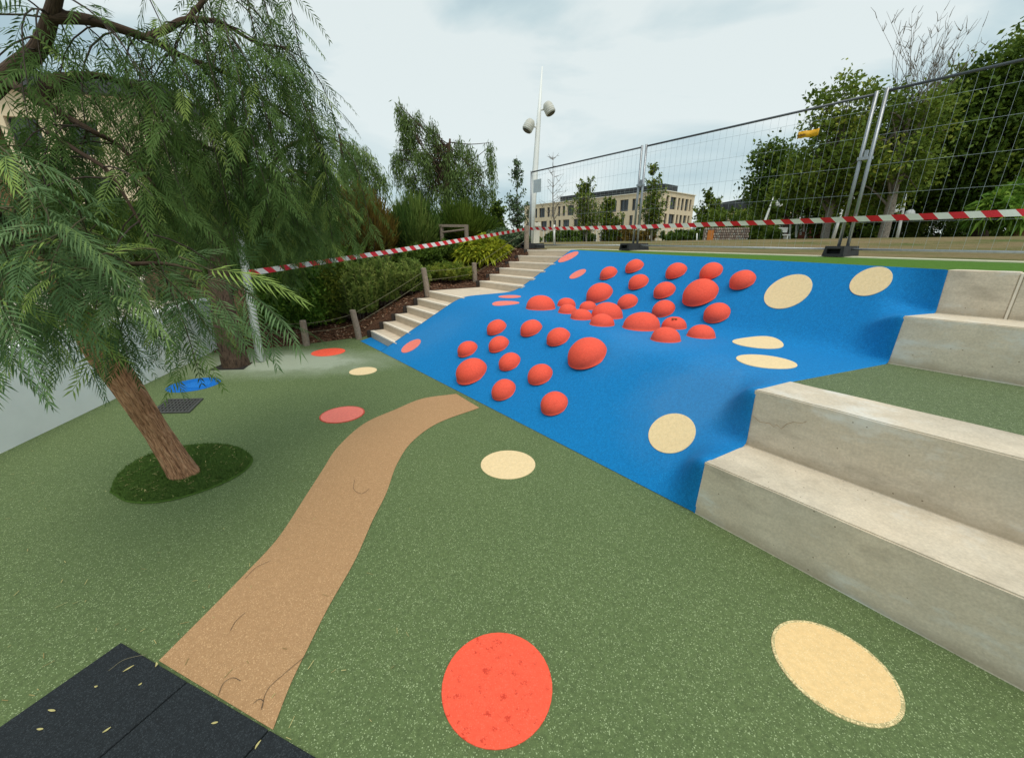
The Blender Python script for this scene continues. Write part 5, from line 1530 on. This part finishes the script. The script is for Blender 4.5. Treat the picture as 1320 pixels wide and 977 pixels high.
# ---- shrubs of the bed
def shrub(name, u0, u1, vt, Y, lab, mat, style='round', leaf=0.05, n=9000, seed=1, zb=None, vb=None, tone=(0, 0.6), cat='shrub', ry=None, group=None):
    uc = (u0+u1)/2; B = base_at(uc, Y, zb)
    if vb is not None: B = at_y(uc, vb, Y)
    wx = (u1-u0)/2/F_PX*Y/0.98*1.0; ry = ry or wx*0.8
    H = at_y(uc, vt, Y).z - B.z
    t = empty(name, B, lab, cat, group); r = np.random.default_rng(seed)
    tw = []
    if style == 'round':
        nc = max(20, n//60)
        d = norm(r.normal(0, 1, (nc,3))); rr = (0.35+0.65*r.uniform(0, 1, nc)**0.5)[:,None]
        lob = 1+0.22*np.sin(d[:,0]*4+seed)[:,None]*np.cos(d[:,2]*3+d[:,1]*4)[:,None]
        C_ = np.array([B.x, B.y, B.z+H*0.5]) + d*rr*lob*np.array([wx*0.92, ry, H*0.48]); C_[:,2] = np.maximum(C_[:,2], B.z+0.04)
        P = np.repeat(C_, 60, 0) + r.normal(0, 1, (nc*60, 3))*0.07*max(0.5, min(2.2, H))
        P[:,2] = np.maximum(P[:,2], B.z+0.02)
        Q = leaf_quads(P, leaf, seed, up=0.4, aspect=0.5); T = np.repeat(r.uniform(*tone, nc), 60)+r.uniform(0, 0.4, nc*60)
        for c in C_[::3]: tw.append(catmull([(B.x+r.normal(0,.05), B.y+r.normal(0,.05), B.z), (B.x*0.6+c[0]*0.4, B.y*0.6+c[1]*0.4, (B.z+c[2])/2), c], 5))
    elif style == 'spiky':      # upright shoots closely set with needles
        ns_ = max(20, n//70); Ps = []; Ts = []; Qs = []
        for k in range(ns_):
            th = r.uniform(0, 6.28); q = math.sqrt(r.uniform(0, 1)); x0, y0 = math.cos(th)*q*wx*0.9, math.sin(th)*q*ry*0.9
            h = H*(0.62+0.38*(1-q*q))*r.uniform(0.72, 1.08); z0 = B.z + 0.0
            top = np.array([B.x+x0*1.12+r.normal(0,.05), B.y+y0*1.12+r.normal(0,.05), z0+h]); bot = np.array([B.x+x0*0.9, B.y+y0*0.9, z0])
            m = 70; tt = r.uniform(0.15, 1, m)[:,None]; P = bot+(top-bot)*tt; ax = norm(top-bot)
            dd = norm(norm(r.normal(0, 1, (m,3)))*0.9 + ax*0.9); sd = norm(np.cross(dd, r.normal(0, 1, (m,3))))
            sz = (leaf*r.uniform(0.7, 1.2, m))[:,None]
            Qs.append(np.stack([P, P+dd*sz*0.5-sd*sz*0.12, P+dd*sz, P+dd*sz*0.5+sd*sz*0.12], 1)); Ts.append(np.clip(r.uniform(*tone)+tt[:,0]*0.15+r.uniform(0, 0.2, m), 0, 1))
            if k % 2 == 0: tw.append(np.array([bot, (bot+top)/2, top]))
        Q = np.concatenate(Qs); T = np.concatenate(Ts)
    elif style == 'grassy':     # fine upright stems that arch at the top
        ns_ = n; th = r.uniform(0, 6.28, ns_); q = np.sqrt(r.uniform(0, 1, ns_)); x0, y0 = np.cos(th)*q, np.sin(th)*q
        h = H*(0.5+0.5*(1-q**2))*r.uniform(0.55, 1.12, ns_)
        t0 = r.uniform(0.15, 0.8, ns_); 
        bot = np.stack([B.x+x0*wx*0.5, B.y+y0*ry*0.5, np.full(ns_, B.z)], 1); top = np.stack([B.x+x0*wx*1.05, B.y+y0*ry, B.z+h], 1) + r.normal(0, .05, (ns_,3))
        a_ = bot+(top-bot)*t0[:,None]; b_ = bot+(top-bot)*np.minimum(1, t0+leaf/H*r.uniform(0.6, 1.4, ns_))[:,None] + r.normal(0, 0.03, (ns_,3))
        s = norm(np.cross(b_-a_, r.normal(0, 1, (ns_,3))))*leaf*0.045
        Q = np.stack([a_-s, a_+s, b_+s*0.3, b_-s*0.3], 1); T = np.clip(r.uniform(*tone, ns_)+0.3*np.sin(th*3+seed), 0, 1)
        for k in range(0, 160): tw.append(np.array([bot[k], (bot[k]+top[k])/2, top[k]*0.9+bot[k]*0.1]))
    elif style == 'strappy':    # rosettes of long narrow leaves
        Qs = []; Ts = []
        nr = n//26
        for k in range(nr):
            th = r.uniform(0, 6.28); q = math.sqrt(r.uniform(0, 1)); c = np.array([B.x+math.cos(th)*q*wx*0.85, B.y+math.sin(th)*q*ry*0.8, B.z+H*(0.2+0.72*(1-q*q*0.6))*r.uniform(0.3, 1.0)*(0.8+0.35*math.sin(th*3+seed))])
            m = 26; d = norm(r.normal(0, 1, (m,3))+np.array([0,-0.2,0.9])); sd = norm(np.cross(d, r.normal(0, 1, (m,3)))); L = (leaf*r.uniform(0.6, 1.2, m))[:,None]; tn = r.uniform(*tone)
            w = L*0.09; mid = c+d*L*0.55; tip = c+d*L+np.array([0,0,-1])*L*0.35
            Qs.append(np.stack([np.repeat(c[None], m, 0), mid-sd*w, tip, mid+sd*w], 1)); Ts.append(np.clip(tn+r.uniform(0, 0.3, m), 0, 1))
            if k % 2 == 0: tw.append(catmull([(B.x, B.y, B.z), (B.x*0.5+c[0]*0.5, B.y*0.5+c[1]*0.5, B.z*0.4+c[2]*0.6), c], 4))
        Q = np.concatenate(Qs); T = np.concatenate(Ts)
    if tw: tag(link('stems', twig_mesh(tw, 0.008 if H < 2 else 0.02, 0.003, 4), M['twig_dark'], t), kind='stuff')
    tag(link('foliage', quad_mesh(Q, np.clip(T, 0, 1)), mat, t), kind='stuff')
    return t
# front row beside the post and ropes
shrub('round_shrub', 322, 372, 352, 7.5, 'fresh green leafy shrub left of the short front post', M['fresh_leaf'], leaf=0.075, n=9000, seed=2, tone=(0.2, 0.9))
shrub('round_shrub', 358, 412, 345, 7.75, 'fresh green leafy shrub behind the short front post', M['fresh_leaf'], leaf=0.075, n=9000, seed=3, tone=(0.2, 0.9))
shrub('round_shrub', 398, 445, 338, 8.0, 'mid green shrub between the leafy shrub and the rosemary', M['mid_leaf'], leaf=0.07, n=7000, seed=4, tone=(0.2, 0.8))
shrub('rosemary_bush', 425, 480, 338, 8.0, 'upright needle leaved bush just above the foot of the stairs', M['hedge_leaf'], 'spiky', leaf=0.085, n=15000, seed=5, tone=(0.25, 0.85))
shrub('rosemary_bush', 462, 512, 331, 8.3, 'upright needle leaved bush beside the middle of the lower flight', M['hedge_leaf'], 'spiky', leaf=0.085, n=15000, seed=6, tone=(0.25, 0.85))
shrub('rosemary_bush', 500, 546, 334, 8.45, 'upright needle leaved bush nearest the landing post', M['hedge_leaf'], 'spiky', leaf=0.085, n=13000, seed=7, tone=(0.25, 0.85))
shrub('olive_shrub', 546, 610, 340, 9.35, 'low olive green shrub between the two landing posts', M['mid_leaf'], 'spiky', leaf=0.085, n=12000, seed=8, tone=(0.35, 0.85))
shrub('yellow_shrub', 590, 655, 308, 10.3, 'yellow green shrub with long narrow leaves beside the upper flight', M['yellow_leaf'], 'strappy', leaf=0.30, n=4200, seed=9, tone=(0.0, 0.85))
shrub('grey_shrub', 624, 678, 297, 11.3, 'grey green rounded shrub left of the tall top post', M['grey_leaf'], 'round', leaf=0.08, n=14000, seed=10)
shrub('dark_shrub', 505, 570, 318, 10.2, 'dark glossy shrub behind the rosemary under the tape', M['dark_leaf'], 'round', leaf=0.08, n=11000, seed=11)
shrub('dark_shrub', 545, 615, 312, 11.2, 'dark shrub behind the yellow green shrub', M['dark_leaf'], 'round', leaf=0.08, n=11000, seed=12)
shrub('dark_shrub', 330, 400, 330, 8.8, 'dark shrub behind the fresh green shrubs at left', M['dark_leaf'], 'round', leaf=0.09, n=11000, seed=13)
shrub('dark_shrub', 395, 470, 318, 9.4, 'dark shrub under the bronze grassy shrub', M['dark_leaf'], 'round', leaf=0.09, n=12000, seed=14)
shrub('bronze_shrub', 418, 512, 232, 12.0, 'tall bronze green feathery shrub left of the pepper tree', M['bronze_leaf'], 'grassy', leaf=0.32, n=22000, seed=15, tone=(0.1, 0.8))
shrub('bronze_shrub', 385, 450, 262, 11.4, 'olive feathery shrub beside the hanging pepper branches', M['bronze_leaf'], 'grassy', leaf=0.30, n=15000, seed=16, tone=(0.0, 0.6))
shrub('feathery_shrub', 498, 572, 248, 12.8, 'tall dark green feathery shrub in front of the pepper tree', M['hedge_leaf'], 'grassy', leaf=0.32, n=20000, seed=17, tone=(0.1, 0.7))
shrub('feathery_shrub', 556, 640, 258, 13.6, 'olive green feathery shrub under the pepper tree by the timber frame', M['mid_leaf'], 'grassy', leaf=0.30, n=19000, seed=18, tone=(0.0, 0.5))
shrub('tall_hedge', 250, 400, 262, 12.0, 'dark hedge filling the gap behind the second trunk', M['dark_leaf'], 'round', leaf=0.11, n=22000, seed=19, zb=0.6)
shrub('tall_hedge', 60, 260, 250, 13.0, 'dark hedge on the terrace behind the white wall', M['dark_leaf'], 'round', leaf=0.12, n=26000, seed=20, zb=0.7)
shrub('tall_hedge', -160, 80, 262, 11.0, 'dark hedge at the left end of the terrace', M['dark_leaf'], 'round', leaf=0.12, n=24000, seed=21, zb=0.7)
# slender saplings
def sapling(u0, v0, u1, v1, Y, lab, mat, ntw, leaf, nleaf, seed, wpx, r0=0.035, bark=None, lo=0.3, name='sapling', ang=0.8):
    B = at_y(u0, v0, Y); T_ = at_y(u1, v1, Y); H = (T_-B).length
    t = empty(name, B, lab, 'tree'); r = np.random.default_rng(seed); bark = bark or M['bark_grey']
    mid = (B+T_)/2 + Vector((r.normal(0, .05)*H*0.3, 0, 0))
    limb('trunk', [B-UP*0.2, B+(mid-B)*0.5, mid, T_], [r0, r0*0.85, r0*0.6, r0*0.12], bark, t, 8, 20)
    C_ = catmull([B, B+(mid-B)*0.5, mid, T_], 40); tw = []; P = []
    Wm = wpx/F_PX*Y
    for k in range(ntw):
        f = lo+(0.98-lo)*r.uniform(0, 1); s = C_[int(f*39)]; th = r.uniform(0, 6.28); L = Wm*(1.0-0.9*abs(f-0.5))*r.uniform(0.35, 1.1)*(0.75 if f < 0.85 else 0.6)
        e_ = s + np.array([math.cos(th)*L, math.sin(th)*L, L*ang*r.uniform(0.6, 1.6)]); m = (s+e_)/2 + np.array([0,0,-0.06*L]); c = catmull([s, m, e_], 7); tw.append(c)
        for q in range(2):
            i = r.integers(2, 6); e2_ = c[i] + np.array([r.normal(0,.3)*L, r.normal(0,.3)*L, L*0.4*r.uniform(0,1)]); tw.append(np.array([c[i], (c[i]+e2_)/2, e2_]))
            if nleaf: P.append(np.repeat(e2_[None], nleaf, 0)+r.normal(0, 0.06*L+0.03, (nleaf,3)))
        if nleaf: P.append(c[r.integers(1, 7, nleaf*2)]+r.normal(0, 0.05*L+0.03, (nleaf*2,3)))
    tag(link('branches', twig_mesh(tw, r0*0.28, r0*0.08, 4), bark, t), kind='stuff')
    if nleaf:
        P = np.concatenate(P); tag(link('foliage', quad_mesh(leaf_quads(P, leaf, seed, aspect=0.5), r.uniform(0, 1, len(P))), mat, t), kind='stuff')
    return t
sapling(667, 318, 666, 200, 15, 'slim sparsely leaved young tree just left of the tall lamp mast', M['grey_leaf'], 60, 0.10, 7, 71, 22, lo=0.15)
sapling(641, 318, 640, 262, 14, 'small dark conical young tree left of the grey green shrub', M['dark_leaf'], 60, 0.10, 14, 72, 18, lo=0.05)
sapling(716, 316, 713, 196, 20, 'bare thin young tree in front of the left end of the beige building', M['grey_leaf'], 30, 0.08, 0, 73, 30, r0=0.04, lo=0.3)
sapling(756, 316, 753, 238, 30, 'brownish green tree in front of the middle of the beige building', M['mid_leaf'], 100, 0.17, 10, 74, 34, r0=0.07, lo=0.2)
sapling(786, 316, 784, 262, 33, 'low green tree in front of the beige building', M['mid_leaf'], 90, 0.22, 16, 75, 22, r0=0.06, lo=0.1)
sapling(840, 316, 842, 212, 22, 'slim green young tree just right of the middle fence joint', M['mid_leaf'], 90, 0.14, 10, 76, 24, r0=0.05, lo=0.15)
sapling(912, 317, 915, 250, 46, 'small pointed green tree at the right end of the beige building', M['mid_leaf'], 110, 0.32, 18, 77, 24, r0=0.12, lo=0.1)
for i, (u0, u1, vt, Y, m, lab) in enumerate([
    (780, 840, 296, 34, 'bronze_leaf', 'reddish hedge at the foot of the beige building'),
    (700, 770, 297, 36, 'dark_leaf', 'dark bushes at the left foot of the beige building'),
    (850, 910, 297, 38, 'dark_leaf', 'dark bushes at the right foot of the beige building'),
    (893, 960, 268, 44, 'mid_leaf', 'green bushes between the beige building and the stone wall'),
    (940, 1010, 262, 40, 'mid_leaf', 'hanging green bushes above the stone wall'),
    (958, 1000, 290, 27, 'dark_leaf', 'dark green bush at the right end of the stone wall'),
    (1060, 1130, 268, 31, 'mid_leaf', 'mid green bushes behind the near fence joint'),
    (1110, 1180, 258, 32, 'mid_leaf', 'mid green bushes around the two headed white mast'),
    (1165, 1255, 250, 33, 'dark_leaf', 'dark green bushes right of the two headed white mast'),
    (1240, 1340, 268, 31, 'dark_leaf', 'dark bushes under the bright yellow green shrub'),
    (1000, 1070, 283, 42, 'dark_leaf', 'dark bushes behind the white posts')]):
    shrub('distant_bush', u0, u1, vt, Y, lab, M[m], 'round', leaf=0.24, n=9000, seed=200+i, vb=318, cat='bush')
shrub('bright_shrub', 1254, 1345, 238, 24, 'bright yellow green spreading shrub at the right edge', M['fresh_leaf'], 'strappy', leaf=0.75, n=5200, seed=230, vb=292, tone=(0.4, 0.9))
mb = MB(); mb.tube([at_y(1316, 313, 23.5), at_y(1318, 300, 23.5), at_y(1326, 285, 23.7)], [0.45, 0.3, 0.2], 10)
tag(mb.build('tree_stump', M['bark'], smooth=True), 'brown trunk base under the bright shrub at the right edge', 'trunk')
# big broadleaf trees at right
def cb(u, v, Y, ru, rv, n):
    c = at_y(u, v, Y); k = Y/F_PX; return (c, (ru*k*1.0, ru*k*0.8, rv*k*1.05), n)
B = at_y(1262, 312, 27)
crown_tree('broadleaf_tree', B, [at_y(1262, 260, 27), at_y(1258, 200, 27), at_y(1262, 130, 27)], 0.45,
           [cb(1300, 120, 27, 62, 48, 110), cb(1245, 165, 27, 55, 45, 95), cb(1330, 190, 27, 70, 60, 90), cb(1220, 215, 28, 52, 42, 80), cb(1275, 225, 27, 60, 42, 80), cb(1190, 235, 29, 38, 30, 45)],
           M['dark_leaf'], M['bark_dark'], 'largest dense dark green tree at the right edge', leaf=0.30, per=110, spread=0.40, seed=81, nlimb=14)
B = at_y(1137, 311, 20)
crown_tree('broadleaf_tree', B, [at_y(1147, 270, 20), at_y(1158, 215, 20), at_y(1172, 150, 20)], 0.22,
           [cb(1150, 175, 20, 44, 42, 40), cb(1190, 150, 20.5, 32, 30, 24), cb(1120, 215, 20, 30, 26, 18), cb(1175, 215, 20.5, 36, 30, 24), cb(1140, 250, 21, 26, 16, 14)],
           M['mid_leaf'], M['bark_grey'], 'grey trunked tree with bare shoots on top right of the near fence joint', leaf=0.20, per=75, spread=0.27, seed=82, nlimb=16)
bt = bpy.data.objects['broadleaf_tree.001']
tw = []; rr_ = np.random.default_rng(9); s0 = np.array(at_y(1176, 150, 20.2))
for k in range(54):
    e_ = np.array(at_y(1172+rr_.normal(32, 36), rr_.uniform(12, 95), 20.2+rr_.normal(0, .7))); s = s0 + rr_.normal(0, 0.35, 3)
    c = catmull([s, (s+e_)/2+rr_.normal(0, .15, 3), e_], 8); tw.append(c)
    for q in range(4):
        i = rr_.integers(4, 8); e2_ = c[i]+np.array([rr_.normal(0, .12), rr_.normal(0, .12), rr_.uniform(0.1, 0.5)]); tw.append(np.array([c[i], (c[i]+e2_)/2+rr_.normal(0,.03,3), e2_]))
tag(link('bare_shoots', twig_mesh(tw, 0.013, 0.004, 4), M['bark_grey'], bt), kind='stuff')
B = at_y(1062, 313, 22)
crown_tree('broadleaf_tree', B, [at_y(1068, 280, 22), at_y(1077, 235, 22), at_y(1085, 160, 22)], 0.2,
           [cb(1095, 125, 22, 42, 22, 22), cb(1060, 150, 22, 24, 20, 8), cb(1085, 190, 22, 40, 30, 36), cb(1055, 220, 22, 40, 28, 40), cb(1020, 240, 22.5, 30, 20, 22), cb(1085, 245, 22.5, 40, 22, 34)],
           M['mid_leaf'], M['bark_grey'], 'loose crowned tree behind the yellow tag', leaf=0.22, per=55, spread=0.27, seed=83, nlimb=16)
B = at_y(1010, 314, 32)
crown_tree('broadleaf_tree', B, [at_y(1012, 290, 32), at_y(1012, 260, 32), at_y(1015, 225, 32)], 0.25,
           [cb(1005, 215, 32, 32, 20, 22), cb(1030, 235, 32, 44, 32, 60), cb(990, 252, 32, 26, 22, 34), cb(1060, 262, 33, 50, 26, 60)],
           M['dark_leaf'], M['bark_dark'], 'dark tree behind the loose crowned one, left of the near joint', leaf=0.28, per=100, spread=0.42, seed=84, nlimb=10)
B = at_y(1110, 312, 34)
crown_tree('broadleaf_tree', B, [at_y(1112, 280, 34), at_y(1115, 240, 34), at_y(1120, 190, 34)], 0.3,
           [cb(1115, 200, 34, 50, 40, 70), cb(1150, 230, 35, 60, 36, 80), cb(1105, 250, 34, 50, 26, 50)],
           M['dark_leaf'], M['bark_dark'], 'dark tree filling the background between the two grey trunks', leaf=0.30, per=100, spread=0.45, seed=85, nlimb=10)

# ------------------------------------------------------------------ fallen leaves and twigs
LG = 'small dry leaves lying on the black rubber tiles'
LL = ['pale dry leaf near the outer corner of the black tiles', 'small pale dry leaf on the tile edge where the path begins', 'pale dry leaf lying level in the left part of the corner tile', 'lowest left pale dry leaf on the corner tile', 'pale dry leaf on the middle black tile', 'tiny slanting dry leaf low on the corner tile', 'upright pale dry leaf beside the right hand tile seam', 'tiny dry leaf in the centre of the corner tile', 'tiny dry fleck close to the path edge on the corner tile']
for li, (u, v, ang, L, cv) in enumerate([(166,862,0.9,0.045,0.3),(201,857,-1.0,0.03,0.5),(67,916,-0.1,0.04,0.1),(52,940,0.0,0.03,0.1),(277,932,0.2,0.028,0.2),(138,941,0.9,0.028,0.2),(333,960,1.4,0.035,0.5),(124,885,0.1,0.015,0.1),(181,882,0.9,0.014,0.1)]):
    P = at_z(u, v, 0.018); dx = Vector((math.cos(ang), math.sin(ang)*1.0, 0)); dy = Vector((-dx.y, dx.x, 0))
    L *= 0.75; mb = MB(); n = 5
    vs = []
    for k in range(n+1):
        t = k/n-0.5; w = 0.0035*(1-(2*t)**2*0.8)
        c = P + dx*(t*L) + dy*(cv*L*(0.25-t*t)) + UP*(0.002+0.004*abs(t))
        vs += [c-dy*w, c+dy*w]
    mb.add(vs, [(2*k, 2*k+2, 2*k+3, 2*k+1) for k in range(n)])
    o = mb.build('fallen_leaf', M['dry_leaf']); o.modifiers.new('s', 'SOLIDIFY').thickness = 0.0008
    at_ = o.data.attributes.new('tone', 'FLOAT', 'FACE'); at_.data.foreach_set('value', [0.75]*len(o.data.polygons))
    tag(o, LL[li], 'leaf', LG)
def ground_curve(px, r, z, name, lab, grp, mat):
    P = catmull([at_z(u, v, z) for u, v in px], 18); mb = MB(); mb.tube([Vector(p) for p in P], r, 4)
    return tag(mb.build(name, mat), lab, 'twig', grp)
TWG = 'fine curled twigs lying on the rubber surface'
for px, lab in [([(337,912),(345,888),(366,868),(390,848),(402,838)], 'long curved dark twig crossing the right side of the path end'),
                ([(281,896),(288,880),(300,873),(310,877)], 'curled dark twig in the middle of the path end'),
                ([(327,906),(333,901),(339,903),(337,914)], 'small hooked twig touching the long curved twig'),
                ([(297,812),(304,800),(316,789)], 'fine twig at the left side of the wide path end'),
                ([(316,745),(330,731),(349,722)], 'fine curved twig on the path at its left edge'),
                ([(457,618),(456,630),(466,636),(476,630)], 'small u shaped twig on the path below the bend'),
                ([(140,864),(160,850),(188,843)], 'thin straight grass stalk on the corner tile'),
                ([(1276,704),(1283,700),(1298,704),(1308,710)], None)][:7]:
    ground_curve(px, 0.0009, 0.009 if 'tile' not in lab else 0.02, 'fallen_twig', lab, TWG, M['twig_dark'] if 'grass' not in lab else M['rope'])
# litter too small to count
N = 110; Q = []
for i in range(N):
    u, v = rng.uniform(0, 560), rng.uniform(520, 960); p = at_z(u, v, 0.006)
    if rng.uniform() > 1.25*math.exp(-max(0, (u-120)/260)): continue
    L = rng.uniform(0.005, 0.020); w = rng.uniform(0.0007, 0.0015); th = rng.uniform(0, 6.28)
    x = np.array([math.cos(th), math.sin(th), 0]); y = np.array([-math.sin(th), math.cos(th), 0]); c = np.array(p)+np.array([0,0,0.003])
    if (Vector(c)-tc).dot(e1) > 0 and (Vector(c)-tc).dot(e2) > 0: continue
    c[2] = 0.02 if (Vector(c)-tc).dot(e1) > 0 and (Vector(c)-tc).dot(e2) > 0 else 0.008
    Q.append([c-x*L-y*w, c+x*L-y*w, c+x*L+y*w, c-x*L+y*w])
tag(link('leaf_litter', quad_mesh(np.array(Q), rng.uniform(0, 1, len(Q))), M['dry_leaf']), 'tiny dry leaflets and stalks under the leaning tree', kind='stuff')
Q = []
for i in range(2600):                      # drift of dry leaflets on the round turf
    k = rng.integers(0, k_); f = math.sqrt(rng.uniform(0, 1)); c = ctr + (PC[k]-ctr)*f*0.97; c = c.copy(); c[2] = 0.020
    if rng.uniform() > 0.06: continue
    L = rng.uniform(0.006, 0.018); w = rng.uniform(0.0009, 0.0016); th = rng.uniform(0, 6.28)
    x = np.array([math.cos(th), math.sin(th), 0.1]); y = np.array([-math.sin(th), math.cos(th), 0])
    Q.append([c-x*L-y*w, c+x*L-y*w, c+x*L+y*w, c-x*L+y*w])
tag(link('pit_litter', quad_mesh(np.array(Q), rng.uniform(0.3, 1, len(Q))), M['dry_leaf']), 'dry leaflets scattered on the round turf patch', kind='stuff')
print('objects', len(bpy.data.objects))
